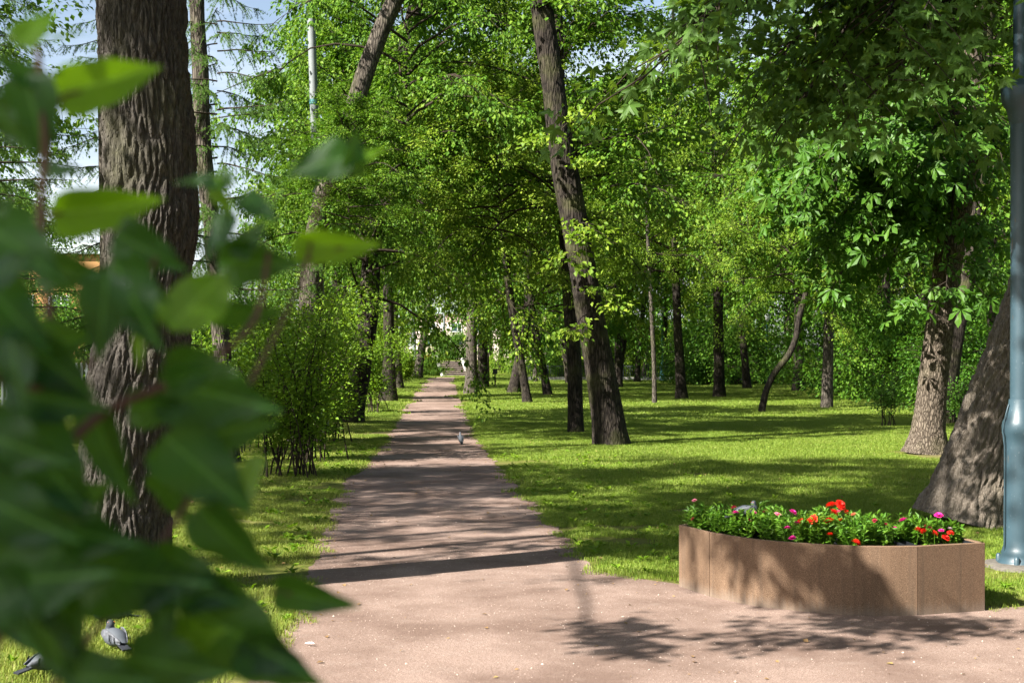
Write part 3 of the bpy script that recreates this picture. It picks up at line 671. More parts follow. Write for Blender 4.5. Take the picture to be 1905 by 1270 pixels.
for k in range(19):
    ex = g.uniform(1175, 1850); ey = g.uniform(-60, 215)-(1850-ex)*.06; d1 = g.uniform(10.2, 13.4)
    a = np.array(W(2020+g.uniform(-60, 60), g.uniform(-420, -60), 13.6)); b = np.array(W(ex, ey, d1)); mid = (a+b)/2+np.array([0, 0, .5+g.random()*.4])
    mlimbs.append(([a, mid, b], .035))
for k in range(9):   # the higher canopy, out of the frame, that keeps this foliage in shade
    b = np.array((g.uniform(.5, 4.4), g.uniform(9.5, 13.0), g.uniform(5.6, 7.4))); a = np.array((5.9, 13.4, 6.6+g.random()))
    mlimbs.append(([a, (a+b)/2+np.array([0, 0, .5]), b], .04))
hanging(maple, maple.location, M_MAPLE_LEAF, L_MAPLE, mlimbs, .19, 290, (MAPLE_V, MAPLE_F), 31, per_m=19, sub_len=.95, droop=.4, spread=.15)
climbs = []
for (ex, ey, dz) in ((1440, 320, 23), (1465, 395, 23.5), (1510, 470, 24.2), (1575, 430, 23.4), (1500, 340, 23), (1600, 520, 24.6), (1640, 380, 23), (1560, 270, 22.5), (1660, 280, 22), (1860, 300, 23), (1620, 220, 21), (1500, 230, 23), (1545, 540, 24), (1680, 440, 24), (1700, 330, 22), (1760, 540, 22.6)):
    a = np.array(W(1790, min(ey-110, 250), 24.1)); b = np.array(W(ex, ey, dz)); climbs.append(([a, (a+b)/2+np.array([0, 0, .42]), b], .04))
hanging(chest, chest.location, M_CHEST_LEAF, L_CHEST, climbs, .25, 280, (CHEST_V, CHEST_F), 33, per_m=11, sub_len=.9, droop=.35, spread=.16)
add_crown(chest, 'elm_b', (.8, 1.2, 4.8), (.75, .75, .6), 3.0)
# leafy shoots on the big leaning trunk
oak_leaf = np_mesh('shoot_leaf', LEAF_V, LEAF_F, L_OAK)
sh = [([np.array(W(x0, y0, 25.9)), np.array(W((x0+x1)/2, (y0+y1)/2-8, 25.6)), np.array(W(x1, y1, 25.3))], .012) for x0, y0, x1, y1 in
      ((1085, 470, 1098, 440), (1080, 470, 1062, 486), (1098, 545, 1130, 562), (1072, 420, 1100, 425), (1092, 585, 1068, 615), (1062, 330, 1095, 300), (1046, 270, 990, 262), (1045, 240, 1090, 215))]
hanging(big, big.location, oak_leaf, L_OAK, sh, .12, 120, (LEAF_V, LEAF_F), 35, per_m=75, sub_len=.5, droop=.2, spread=.10)

# ------------------------------------------------------------------ woodland further back
k = 0
g = np.random.default_rng(77)
BACK = []
LANDMARKS = [(-200, 'the left picture edge'), (40, 'the lilac shrub'), (300, 'the furrowed trunk'), (470, 'the slender larch'), (590, 'the tall shrubs'), (700, 'the flared elm trunk'), (790, 'the stone steps'), (870, 'the straight grey trunk by the path'), (945, 'the slim leaning trunk'),
             (1020, 'the left end of the railing'), (1100, 'the big leaning trunk'), (1170, 'the forked roadside trunk'), (1232, 'the left teal lamp post'), (1300, 'the thick bushes'), (1345, 'the tall straight trunk'), (1427, 'the right teal lamp post'), (1486, 'the crooked young tree'),
             (1545, 'the grey brown lawn trunk'), (1600, 'the dark bush left of the sparse bush'), (1655, 'the sparse little bush'), (1705, 'the chestnut foot'), (1770, 'the chestnut trunk'), (1850, 'the massive leaning trunk'), (1900, 'the near blue lamp post'), (2000, 'the right picture edge')]
used_labels = {}
def back_label(px, d):
    lm = min(LANDMARKS, key=lambda t_: abs(t_[0]-px))[1]; k_ = used_labels.get(lm, 0); used_labels[lm] = k_+1
    return ['woodland tree rising behind %s', 'second woodland tree behind %s, another depth', 'third woodland tree behind %s'][min(k_, 2)] % lm
for px, d, s in [(-120, 60, .5), (60, 75, .55), (-60, 95, .6), (480, 72, .4), (590, 55, .5), (640, 70, 1.0), (600, 100, 1.1), (700, 95, 1.1), (915, 150, 1.0), (700, 140, 1.2), (725, 152, .9), (930, 125, 1.25),
                 (1010, 108, 1.1), (1060, 88, 1.0), (1100, 118, 1.25), (1150, 75, .95), (1180, 130, 1.3), (1290, 95, 1.05), (1330, 118, 1.3), (1390, 72, .9), (1420, 100, 1.2), (1470, 128, 1.3),
                 (1540, 90, 1.15), (1580, 64, 1.0), (1640, 80, 1.1), (1600, 115, 1.3), (1690, 100, 1.2), (1650, 52, .85), (1720, 66, 1.05), (1790, 84, 1.15), (1850, 58, 1.0), (1900, 75, 1.1), (1760, 120, 1.3), (1860, 110, 1.3), (1960, 50, 1.0), (2010, 90, 1.2), (1020, 60, .8)]:
    x = (px-CX)/FPX*d; zg = float(ground_z(x, d)); key = ('far_a', 'far_b', 'far_c')[k % 3]
    root = empty('park_tree', (x, d, zg))
    tag(root, back_label(px, d), 'tree', 'woodland trees behind the lawn')
    zc = 4.2*s if px > 950 else 3.6
    trunk_simple([(x, d, zg), (x+g.normal()*.3, d, zg+5), (x+g.normal()*.6, d, zg+16*s)], [.22*s, .17*s, .04], B_BROWN, 10, root, (x, d, zg))
    add_crown(root, key, (0, 0, zc), (s*.95, s*.95, s*1.25), g.uniform(0, 6.3)); k += 1

# the park goes on right and behind; unseen trees added to block sky fill
for n_, (x, y, key, z, s, rz) in enumerate([(9.5, 8, 'elm_a', 3.4, (1, 1, 1), .3), (13, 15, 'elm_b', 3.2, (1, 1, 1), 1.3), (11, -1, 'oak_a', 3.4, (1, 1, 1), 2.3), (16, 5, 'far_a', 3.2, (1, 1, 1), 3.0), (15, 24, 'elm_a', 3.0, (1, 1, 1), 4.3), (5.5, -7, 'elm_b', 3.6, (1, 1, 1), 5.3), (0, -12, 'oak_a', 3.6, (1, 1, 1), .9), (19, 33, 'far_b', 3.2, (1, 1, 1), 2.2), (7, 3, 'elm_b', 6.5, (.8, .8, .8), 2.0)]):
    root = empty('park_tree', (x, y, 0)); tag(root, 'full leafy park tree added unseen right of and behind the camera to block sky light', 'tree', 'park trees added outside the picture')
    trunk_simple([(x, y, 0), (x+.1, y, 3), (x, y+.1, z+8*s[2])], [.24, .18, .05], B_BROWN, 12, root, (x, y, 0)); add_crown(root, key, (0, 0, z), s, rz)
# off-frame trees on the sun side whose shade falls into the picture
for (x, y, key, z, s, rz) in [(-7.3, 7.7, 'elm_a', 8.1, (.68, .68, .45), .5), (-4.3, -2.6, 'elm_b', 2.9, (.42, .42, .42), 1.4), (-9.3, 12.5, 'oak_a', 6.0, (.85, .85, .7), 2.1),
                              (-12, 20, 'elm_a', 5.0, (.7, .7, .7), 3.1), (-9.2, 14.2, 'elm_b', 6.6, (.42, .42, .4), 2.9), (-11, 25, 'elm_b', 9.5, (.6, .6, .5), 4.9), (-14.5, 29, 'elm_b', 4.6, (1, 1, .9), 4.1), (-15.5, 39, 'elm_a', 4.2, (.7, .7, .8), 1.1)]:
    root = empty('street_tree', (x, y, 0)); tag(root, 'small street tree standing left of the path', 'tree', 'street trees left of the path')
    trunk_simple([(x, y, 0), (x+.1, y, 3), (x, y+.1, z+5*s[2])], [.15, .11, .03], B_GREY, 12, root, (x, y, 0)); add_crown(root, key, (0, 0, z), s, rz)

# the street tree nearest the camera sends two thin leafy boughs over the forecourt, above the frame
root = empty('street_tree', (-8.0, 8.4, 0)); tag(root, 'slender street tree left of the path whose drooping boughs shade the planter', 'tree', 'street trees left of the path')
trunk_simple([(-8.0, 8.4, 0), (-7.9, 8.4, 3), (-7.9, 8.2, 9.6)], [.12, .09, .03], B_GREY, 12, root, (-8.0, 8.4, 0))
hanging(root, root.location, oak_leaf, L_OAK, [([(-7.9, 8.2, 9.2), (-5.0, 6.4, 7.0), (-3.2, 5.5, 5.6), (-1.9, 5.9, 4.6)], .03), ([(-7.9, 8.2, 8.8), (-5.8, 5.2, 6.6), (-4.4, 4.9, 5.2), (-2.8, 5.2, 4.9), (-1.6, 5.5, 4.7)], .03)],
        .12, 0, (LEAF_V, LEAF_F), 41, per_m=30, sub_len=.5, droop=.2, spread=.09, tmin=.6)

# ------------------------------------------------------------------ shrubs
def shrub(label, loc, h, w, seed, leaf=.05, n_stem=16, per=20, bare=.28, material=None, name='shrub', group=None, lean=0.0, dens=1.0):
    g = np.random.default_rng(seed); root = empty(name, loc); tag(root, label, 'shrub', group); P = []; T = []; side = []
    for k in range(n_stem):
        az = g.uniform(0, 6.28); r = w*g.uniform(.25, 1)**.6; b = np.array([g.normal()*w*.24, g.normal()*w*.30, -.02]); hh = h*g.uniform(.65, 1.05)
        tip = np.array([math.cos(az)*r+lean, math.sin(az)*r, hh]); mid = b*.6+tip*.4; mid[2] = hh*.55; q = resample(np.array([b, mid, tip]), 10)+g.normal(size=(10, 3))*.015
        q[0] = b; mbs = MB(); mbs.tube(q, np.linspace(.013, .004, 10), 5, cap=False)
        mbs.build('stem', TWIG, root, True)
        for s in range(int(9*dens)):
            t = g.uniform(bare, 1)*9; i = int(min(t, 8.99)); q0 = q[i]+(q[i+1]-q[i])*(t-i); dr = unit(g.normal(size=3)*np.array([1, 1, .5])+np.array([0, 0, .45])); l = g.uniform(.2, .55)*w*.8
            q2 = q0+dr*l; side.append((np.array([q0, (q0+q2)/2+[0, 0, .02], q2]), np.array([.005, .003, .002]), 3))
            for c in range(3):
                cc = q0+(q2-q0)*g.uniform(.3, 1.1); m_ = g.poisson(per); off = g.normal(size=(m_, 3))*np.array([.13, .13, .08]); P.append(cc+off); T.append(unit(off+dr*.08)+g.normal(size=(m_, 3))*.3)
    P = np.vstack(P); T = np.vstack(T); n = len(P); V, F = scatter(P, T, np.array([-.1, -.2, 1.0])+g.normal(size=(n, 3))*.6, leaf*g.uniform(.6, 1.3, n), LEAF_V, LEAF_F)
    tag(link('foliage', np_mesh('foliage', V, F, material or L_SHRUB), root), kind='stuff')
    tag(link('branchwork', tubes_mesh('branchwork', side, TWIG), root), kind='stuff')
    return root
shrub('tall leafy shrub nearest in the row left of the path, bare dark stems below', G(528, 888), 2.35, .85, 101, .06, 26, 12, .22)
shrub('tall leafy shrub second in the row left of the path, behind the nearest shrub', G(575, 858), 2.6, .95, 102, .06, 24, 12, .20)
shrub('tall leafy shrub third in the row left of the path, against the dark elm trunk', G(612, 822), 2.7, .95, 103, .066, 20, 13, .2)
shrub('leafy shrub behind the lilac, left of the nearest tall shrub beside the larch trunk', G(440, 842), 2.5, 1.1, 104, .066, 20, 13, .28)
shrub('rounded leafy shrub right of the flared dark elm trunk beside the path', G(695, 768), 2.6, .95, 105, .08, 18, 12, .25)
shrub('low leafy shrub beside the second dark elm trunk by the path', G(700, 742), 3.1, 1.4, 107, .10, 18, 16, .2)
shrub('yellow green shrub beside the third trunk near the far end of the path', G(754, 714), 2.2, .65, 106, .12, 14, 14, .25)
def bush(label, px, d, key, s, rz=0., group=None, z=None):
    x = (px-CX)/FPX*d; zg = float(ground_z(x, d)) if z is None else z
    root = empty('bush', (x, d, zg)); tag(root, label, 'bush', group); add_crown(root, key, (0, 0, 0.05), s, rz)
    mbs = MB()
    for q in range(5): mbs.tube([(0, 0, -.05), (math.cos(q*1.3)*.25, math.sin(q*1.3)*.25, .5), (math.cos(q*1.3)*.6, math.sin(q*1.3)*.6, 1.1)], [.03, .02, .01], 5)
    mbs.build('stem', TWIG, root); return root
bush('rounded green bush on top of the bank left half, above the stone steps', 822, 132, 'low_b', (1.0, 1.0, .95), .3)
bush('rounded green bush on top of the bank right of the steps', 850, 131, 'low_a', (.95, .95, .95), 1.3)
bush('low bush on the bank slope just left of the stone steps', 806, 121, 'low_b', (.75, .6, .5), 2.3)
bush('small bush at the foot of the bank beside the leaning far trunk', 793, 120, 'low_a', (.5, .5, .55), 3.3)
for n_, (px, d, s, lab) in enumerate([(1296, 84, 1.25, 'dense bush between the dark trunk and the tall straight trunk'), (1370, 82, 1.35, 'dense bush right of the tall straight trunk'),
        (1325, 88, 1.5, 'tall dense bush directly behind the tall straight trunk'), (1415, 88, 1.2, 'bush behind the right teal lamp post'),
        (1500, 86, .8, 'bright low bush between the two trunks beyond the crooked young tree'), (1560, 88, .85, 'bright low bush right of the straight grey brown trunk'),
        (1600, 60, 1.35, 'dark bush left of the sparse little bush'), (1655, 54, 1.3, 'dark bush behind the sparse little bush'), (1690, 50, 1.2, 'dark bush just left of the chestnut trunk'),
        (1800, 40, .9, 'dark bush between the chestnut and the massive leaning trunk'), (1850, 60, 1.2, 'bush far behind the massive leaning trunk')]):
    bush(lab, px, d, 'low_a' if n_ not in (4, 5) else 'low_b', (s, s, s), n_*1.1)
for n_, (px, d, s, lab) in enumerate([(20, 48, 1.2, 'bush at the left edge seen through the lilac leaves'), (110, 55, 1.35, 'bush seen through the lilac leaves left of the furrowed trunk'), (385, 60, 1.2, 'bush between the furrowed trunk and the larch'), (470, 45, 1.25, 'bush behind the tall shrubs near the larch'),
        (700, 110, 1.5, 'far bush behind the trunks on the left of the path'), (1105, 122, 1.4, 'far bush across the road left'), (1260, 124, 1.5, 'far bush across the road right'), (1040, 119, 1.3, 'far bush across the road at the left end of the railing'), (1180, 120, 1.5, 'far bush across the road beside the forked trunk'), (1220, 128, 1.9, 'tall far bush across the road beyond the teal lamp post'), (1010, 132, 2.0, 'tall far bush across the road left of the leaning trunk'), (1130, 130, 2.0, 'tall far bush across the road behind the leaning trunk'), (960, 124, 1.2, 'far bush right of the grassy bank')]):
    bush(lab, px, d, ('low_b', 'low_a')[n_ % 2], (s, s, s), n_*1.7)
shrub('sparse little bush with thin bare stems on the shaded lawn', G(1650, 795), 1.15, .42, 120, .06, 9, 6, .35, L_CHEST, 'bush')
shrub('small dark sapling clump right of the chestnut foot', G(1788, 792), 1.0, .3, 121, .06, 8, 6, .3, L_CHEST, 'bush')

# ------------------------------------------------------------------ grass (geometry nodes on one object per length of grass)
def tile_mesh(name, size, n, h, w, material, seed, lean=.5):
    g = np.random.default_rng(seed); P = np.stack([g.uniform(-size/2, size/2, n), g.uniform(-size/2, size/2, n), np.zeros(n)], 1)
    a = g.uniform(0, 6.28, n); hh = h*g.uniform(.45, 1.2, n)*(.75+.5*vnoise(P[:, 0]*5, P[:, 1]*5, seed)); l = lean*g.uniform(0, 1, n)
    side = np.stack([-np.sin(a), np.cos(a), 0*a], 1)*(w*g.uniform(.6, 1.3, n))[:, None]; fw = np.stack([np.cos(a), np.sin(a), 0*a], 1)
    m1 = P+fw*(hh*l*.35)[:, None]+np.array([0, 0, 1])*(hh*.6)[:, None]; tip = P+fw*(hh*l*1.1)[:, None]+np.array([0, 0, 1])*(hh*(1-.3*l))[:, None]
    V = np.stack([P-side/2, P+side/2, m1+side*.38, m1-side*.38, tip], 1).reshape(-1, 3); b = 5*np.arange(n)[:, None]
    F4 = b+np.array([[0, 1, 2, 3]]); F3 = b+np.array([[3, 2, 4]])
    return np_mesh(name, V, [F4, F3], material)
def grass_object(name, tile, P, rot, scl):
    src = bpy.data.objects.new(name+'_tuft', tile)
    me = bpy.data.meshes.new(name); me.from_pydata([tuple(p) for p in P], [], [])
    ra = me.attributes.new('rot', 'FLOAT', 'POINT'); ra.data.foreach_set('value', rot.astype(np.float32))
    sa = me.attributes.new('scl', 'FLOAT', 'POINT'); sa.data.foreach_set('value', scl.astype(np.float32))
    o = link(name, me); ng = bpy.data.node_groups.new(name, 'GeometryNodeTree')
    ng.interface.new_socket('Geometry', in_out='INPUT', socket_type='NodeSocketGeometry'); ng.interface.new_socket('Geometry', in_out='OUTPUT', socket_type='NodeSocketGeometry')
    a = ng.nodes.new('NodeGroupInput'); b = ng.nodes.new('NodeGroupOutput'); ip = ng.nodes.new('GeometryNodeInstanceOnPoints'); oi = ng.nodes.new('GeometryNodeObjectInfo'); oi.inputs['Object'].default_value = src
    oi.inputs['As Instance'].default_value = True
    n1 = ng.nodes.new('GeometryNodeInputNamedAttribute'); n1.data_type = 'FLOAT'; n1.inputs['Name'].default_value = 'rot'
    n2 = ng.nodes.new('GeometryNodeInputNamedAttribute'); n2.data_type = 'FLOAT'; n2.inputs['Name'].default_value = 'scl'
    cx = ng.nodes.new('ShaderNodeCombineXYZ'); L = ng.links
    L.new(a.outputs[0], ip.inputs['Points']); L.new(oi.outputs['Geometry'], ip.inputs['Instance']); L.new(n1.outputs['Attribute'], cx.inputs['Z']); L.new(cx.outputs[0], ip.inputs['Rotation'])
    L.new(n2.outputs['Attribute'], ip.inputs['Scale']); L.new(ip.outputs[0], b.inputs[0])
    mod = o.modifiers.new('grass', 'NODES'); mod.node_group = ng; tag(o, kind='stuff'); return o
def near_path(x, y, m_): return ((x > xl(y)-m_) & (x < xr(y)+m_) & (y < 117+m_)) | ((x > xl(y)-m_) & (y < yf(x)+m_) & (y < 10.9))
def lawn_points(y0, y1, step, keep, seed, margin=0.0):
    g = np.random.default_rng(seed); out_ = []
    y = y0
    while y < y1:
        hw = .37*y+1.2; x = np.arange(-hw, hw, step)+g.uniform(-.3, .3)*step; yy = y+g.uniform(-.45, .45, len(x))*step; x = x+g.uniform(-.45, .45, len(x))*step
        out_.append(np.stack([x, yy], 1)); y += step
    Q = np.vstack(out_); m_ = ~on_path(Q[:, 0], Q[:, 1]) & ~near_path(Q[:, 0], Q[:, 1], margin) & keep(Q[:, 0], Q[:, 1]); Q = Q[m_]
    return np.stack([Q[:, 0], Q[:, 1], ground_z(Q[:, 0], Q[:, 1])], 1), g
def away(x, y):   # clear of the planter, tree feet and worn soil by the lamp post
    pl = (x > 1.1) & (x < 3.15) & (y > 8.8) & (y < 10.15-(x-1.18)*.30)
    feet = (np.hypot(x-6.91, (y-23.6)*.8) < .85) | (np.hypot(x-4.5, y-13.95) < .5)
    worn = (vnoise(x*1.7, y*1.7, 21) > .42) & (x > 2.95) & (y < 10.8)
    thin = (vnoise(x*.9, y*.9, 31)*.6+vnoise(x*2.7, y*2.7, 32)*.4 > .70) & (y < 24)
    under = ((np.hypot(x-1.85, y-26.2) < .42) | (np.hypot(x+2.66, y-9.7) < .5))
    wornl = (vnoise(x*2.1, y*1.3, 23) > .66) & (x < -1.2) & (x > xl(y)-.9)
    road = (x > 1.3) & (y > 99.3) & (y < 118)
    return ~(pl | feet | worn | wornl | road | thin | under)
right_side = lambda x, y: away(x, y) & (x > -1)
left_side = lambda x, y: away(x, y) & (x <= -1)
TA = tile_mesh('grass_tuft', .34, 460, .040, .0046, L_GRASS, 1); TB = tile_mesh('grass_tuft', .8, 1000, .046, .008, L_GRASS, 2); TC = tile_mesh('grass_tuft', 2.0, 1700, .065, .022, L_GRASS, 3)
TD = tile_mesh('grass_tuft', .34, 300, .040, .0046, L_DRYGRASS, 4, .9); TE = tile_mesh('grass_tuft', .8, 640, .045, .008, L_DRYGRASS, 5, .8)
def go(name, tile, y0, y1, step, keep, seed, smin=.8, smax=1.25, margin=.05):
    P, g = lawn_points(y0, y1, step, keep, seed, margin); grass_object(name, tile, P, g.uniform(0, 6.28, len(P)), g.uniform(smin, smax, len(P))); print(name, len(P))
go('lawn_grass', TA, 8.8, 17, .17, right_side, 1)
go('lawn_grass', TB, 17, 38, .42, right_side, 2, margin=.36)
go('lawn_grass', TC, 38, 135, 1.1, lambda x, y: away(x, y), 3, margin=.95)
edge = lambda x, y: away(x, y) & near_path(x, y, .75)
edge2 = lambda x, y: away(x, y) & near_path(x, y, 1.5)
go('edge_grass', TA, 17, 42, .2, edge, 8, margin=.1)
go('edge_grass', TB, 42, 119, .5, edge2, 9, .6, .9, margin=.3)
go('verge_grass', TD, 6.2, 17, .17, left_side, 4)
go('verge_grass', TE, 17, 38, .42, left_side, 5, margin=.36)
go('verge_grass', TD, 8.9, 11.2, .30, lambda x, y: (x > 3.1) & (x < 6), 12, .5, .9)
# broad-leaved weeds along the edges
def weeds(name, n, seed, region, size=.045):
    g = np.random.default_rng(seed); P = []; T = []
    for _ in range(n):
        x, y = region(g)
        if on_path(x, y) or not away(np.array(x), np.array(y)): continue
        m_ = g.integers(5, 12); a = g.uniform(0, 6.28, m_); P.append(np.stack([x+np.cos(a)*.015, y+np.sin(a)*.015, np.full(m_, .02)+g.random(m_)*.03], 1)); T.append(np.stack([np.cos(a), np.sin(a), g.uniform(.2, .9, m_)], 1))
    P = np.vstack(P); T = np.vstack(T); n_ = len(P); V, F = scatter(P, T, np.array([0, 0, 1.])+g.normal(size=(n_, 3))*.2, size*g.uniform(.7, 1.5, n_), LEAF_V, LEAF_F)
    tag(link(name, np_mesh(name, V, F, L_SHRUB)), kind='stuff')
weeds('weeds', 260, 5, lambda g: (lambda y: (float(xl(y))-abs(g.normal())*.9, y))(g.uniform(7, 26)))
weeds('weeds', 240, 6, lambda g: (lambda y: (float(xr(y))+abs(g.normal())*1.6, y))(g.uniform(10.8, 24)))
weeds('weeds', 60, 7, lambda g: (g.uniform(.7, 4.5), g.uniform(9.4, 11.5)))
# litter of brown leaves on grass and path
g = np.random.default_rng(9); n = 700; y_ = 7+g.power(1.1, n)*26; x_ = g.uniform(-.36, .36, n)*y_; P = np.stack([x_, y_, np.where(on_path(x_, y_), .012, .045)], 1)
V, F = scatter(P, g.normal(size=(n, 3))*np.array([1, 1, .15]), np.array([0, 0, 1.])+g.normal(size=(n, 3))*.3, .035*g.uniform(.5, 1.4, n), LEAF_V, LEAF_F)
n = 900; y2 = 7+g.power(1.0, n)*24; side_ = g.random(n) < .5; x2 = np.where(side_, xl(y2)+np.abs(g.normal(size=n))*.12, np.where(y2 > 11, xr(y2), .6+3*g.random(n))-np.abs(g.normal(size=n))*.12)
P2 = np.stack([x2, y2, np.full(n, .013)], 1); V2, F2 = scatter(P2, g.normal(size=(n, 3))*np.array([1, 1, .1]), np.array([0, 0, 1.])+g.normal(size=(n, 3))*.25, .022*g.uniform(.4, 1.4, n), LEAF_V, LEAF_F)
F = np.vstack([F, F2+len(V)]); V = np.vstack([V, V2])
L_DEAD = leaf_mat('dead_leaf', [(0.1, (0.12, 0.07, 0.03)), (0.6, (0.24, 0.15, 0.07)), (0.95, (0.30, 0.27, 0.08))], (.3, .2, .08), .15, .8, .1)
tag(link('fallen_leaves', np_mesh('fallen_leaves', V, F, L_DEAD)), kind='stuff')

# ------------------------------------------------------------------ planter
m, nt, out = mat('brown_exposed_aggregate')
v = coords(nt); f1 = noise(nt, v, 260, 2, .7); f2 = noise(nt, v, 3, 4); f3 = noise(nt, coords(nt, (60, 60, 5)), 1, 4)
c = ramp(nt, f1, [(0.34, (0.075, 0.043, 0.026)), (0.5, (0.150, 0.092, 0.056)), (0.68, (0.27, 0.185, 0.122))])
c = mixc(nt, math_n(nt, 'MULTIPLY', f2, .35), c, (0.065, 0.042, 0.028))
sep = N(nt, 'ShaderNodeSeparateXYZ'); nt.links.new(coords(nt), sep.inputs[0])
low = ramp(nt, math_n(nt, 'ADD', math_n(nt, 'MULTIPLY', sep.outputs[2], 6.0), math_n(nt, 'MULTIPLY', f3, .8)), [(0.45, (.55,)*3), (0.9, (0, 0, 0))])
c = mixc(nt, low, c, (0.17, 0.14, 0.115))
c = mixc(nt, ramp(nt, noise(nt, coords(nt, (22, 22, 1.2)), 1, 4), [(0.52, (0, 0, 0)), (0.75, (.4,)*3)]), c, (0.06, 0.045, 0.034))
principled(nt, out, c, .85, .25, bump(nt, f1, .35, .006)); M_CONC = m
M_LINER = simple('black_plastic_liner', (0.012, 0.014, 0.018), .38, .5)
M_EARTH = simple('planter_soil', (0.035, 0.024, 0.016), .95, .1, .4, 60, bmp=.8)
PH = .44; pl0 = Vector((2.05, 9.3, 0))
plant = empty('planter', pl0); tag(plant, 'curved brown stone planter full of red and pink flowers at the lawn corner', 'planter')
arc = resample(np.array([(1.335, 9.62, 0), (1.62, 9.22, 0), (2.04, 8.96, 0), (2.30, 8.905, 0), (2.545, 8.92, 0)]), 26)[:, :2]
backarc = resample(np.array([(1.56, 9.98, 0), (1.85, 9.72, 0), (2.15, 9.52, 0), (2.40, 9.42, 0), (2.50, 9.41, 0)]), 26)[:, :2]
Pl0, Pl1 = np.array((1.18, 10.06)), np.array((1.335, 9.62)); Pr0, Pr1 = np.array((2.545, 8.92)), np.array((3.02, 9.08)); Br0, Br1 = np.array((2.50, 9.41)), np.array((2.92, 9.60)); Bl0, Bl1 = np.array((1.42, 10.30)), np.array((1.56, 9.98))
def wall_piece(a, b, t=.030, name='panel', h=PH, z0=-.02, shrink=.0025):
    """wall along polyline a (outer) towards inner polyline b direction, thickness t"""
    a = np.array(a); b = np.array(b)
    k = len(a); inn = a+unit(b-a)*t
    # shorten at both ends so that neighbouring panels show a joint
    a = a.copy(); inn = inn.copy(); a[0] += unit(a[1]-a[0])*shrink; a[-1] -= unit(a[-1]-a[-2])*shrink; inn[0] += unit(inn[1]-inn[0])*shrink; inn[-1] -= unit(inn[-1]-inn[-2])*shrink
    bev = .004; sec = [(0, z0), (0, h-bev), (bev, h), (1-bev/t, h), (1, h-bev), (1, z0)]
    V = []
    for i_ in range(k):
        for s_, z in sec:
            s_ = s_ if s_ in (0, 1) else (bev/t if s_ == bev else s_)
            p = a[i_]+(inn[i_]-a[i_])*s_; V.append((p[0]-pl0.x, p[1]-pl0.y, z))
    n_ = len(sec); F = []
    for i_ in range(k-1):
        for j in range(n_-1): F.append((i_*n_+j, (i_+1)*n_+j, (i_+1)*n_+j+1, i_*n_+j+1))
    F3 = [(0, j+1, j) for j in ()]; mbp = MB(); mbp.add(V, F)
    for e_ in (0, k-1): mbp.add([V[e_*n_+q] for q in range(n_)], [(0, 1, 2), (0, 2, 3), (0, 3, 4), (0, 4, 5)])
    return mbp.build(name, M_CONC, plant)
wall_piece([Pl0, Pl1], [Bl0, Bl1]); wall_piece(arc, backarc); wall_piece([Pr0, Pr1], [Br0, Br1])
wall_piece([Pr1, Br1], [Pr0+(Pr1-Pr0)*.2, Br0]); wall_piece([Bl0, Bl1], [Pl0, Pl1]); wall_piece(backarc, arc); wall_piece([Br0, Br1], [Pr0, Pr1]); wall_piece([Pl0, Bl0], [Pl1, Bl1])
def liner(poly_f, poly_b, z1=PH-.012):
    """open tray: rim and inner walls, soil inside"""
    f = np.array(poly_f); b = np.array(poly_b); ring = np.vstack([f, b[::-1]]); c0 = ring.mean(0)
    def off(d): return np.vstack([f+unit(b-f)*d, (b+unit(f-b)*d)[::-1]])
    rows = [(off(.034), z1-.05), (off(.034), z1+.005), (off(.055), z1+.005), (off(.06), z1-.07)]
    # pull the ends in as well
    def ends(R):
        R = R.copy(); k = len(f); e = .034
        R[0] += unit(f[1]-f[0])*e; R[k-1] -= unit(f[-1]-f[-2])*e; R[2*k-1] += unit(b[1]-b[0])*e; R[k] -= unit(b[-1]-b[-2])*e; return R
    V = []; n_ = len(ring)
    for R, z in rows: R = ends(R); V += [(p[0]-pl0.x, p[1]-pl0.y, z) for p in R]
    F = [(r*n_+i_, r*n_+(i_+1) % n_, (r+1)*n_+(i_+1) % n_, (r+1)*n_+i_) for r in range(3) for i_ in range(n_)]
    mbl = MB(); mbl.add(V, F); mbl.build('liner', M_LINER, plant)
    k = len(f); R = ends(off(.058)); S = [(p[0]-pl0.x, p[1]-pl0.y, z1-.055) for p in R]
    Fs = [(i_, i_+1, 2*k-2-i_, 2*k-1-i_) for i_ in range(k-1)]; mbs = MB(); mbs.add(S, Fs); mbs.build('soil', M_EARTH, plant)
liner([Pl0, Pl1], [Bl0, Bl1]); liner(arc, backarc); liner([Pr0, Pr1], [Br0, Br1])

# flowering plants: each clump a thing with single blooms
def petal_mat(name, col):
    m, nt, out = mat(name); oi = N(nt, 'ShaderNodeObjectInfo'); c = ramp(nt, oi.outputs['Random'], [(0, tuple(x*.75 for x in col)), (1, tuple(min(1, x*1.15) for x in col))])
    p = principled(nt, out, c, .6, .3); t = N(nt, 'ShaderNodeBsdfTranslucent'); nt.links.new(c, t.inputs[0]); mx = N(nt, 'ShaderNodeMixShader'); mx.inputs[0].default_value = .3
    nt.links.new(p.outputs[0], mx.inputs[1]); nt.links.new(t.outputs[0], mx.inputs[2]); nt.links.new(mx.outputs[0], out.inputs['Surface']); return m
PM = {'r': petal_mat('red_petal', (.80, .025, .012)), 'm': petal_mat('magenta_petal', (.72, .03, .30)), 'd': petal_mat('dark_red_petal', (.28, .02, .04)), 'p': petal_mat('pink_petal', (.80, .25, .35)), 'w': petal_mat('pale_pink_petal', (.8, .62, .66)), 'o': petal_mat('salmon_petal', (.75, .25, .14))}
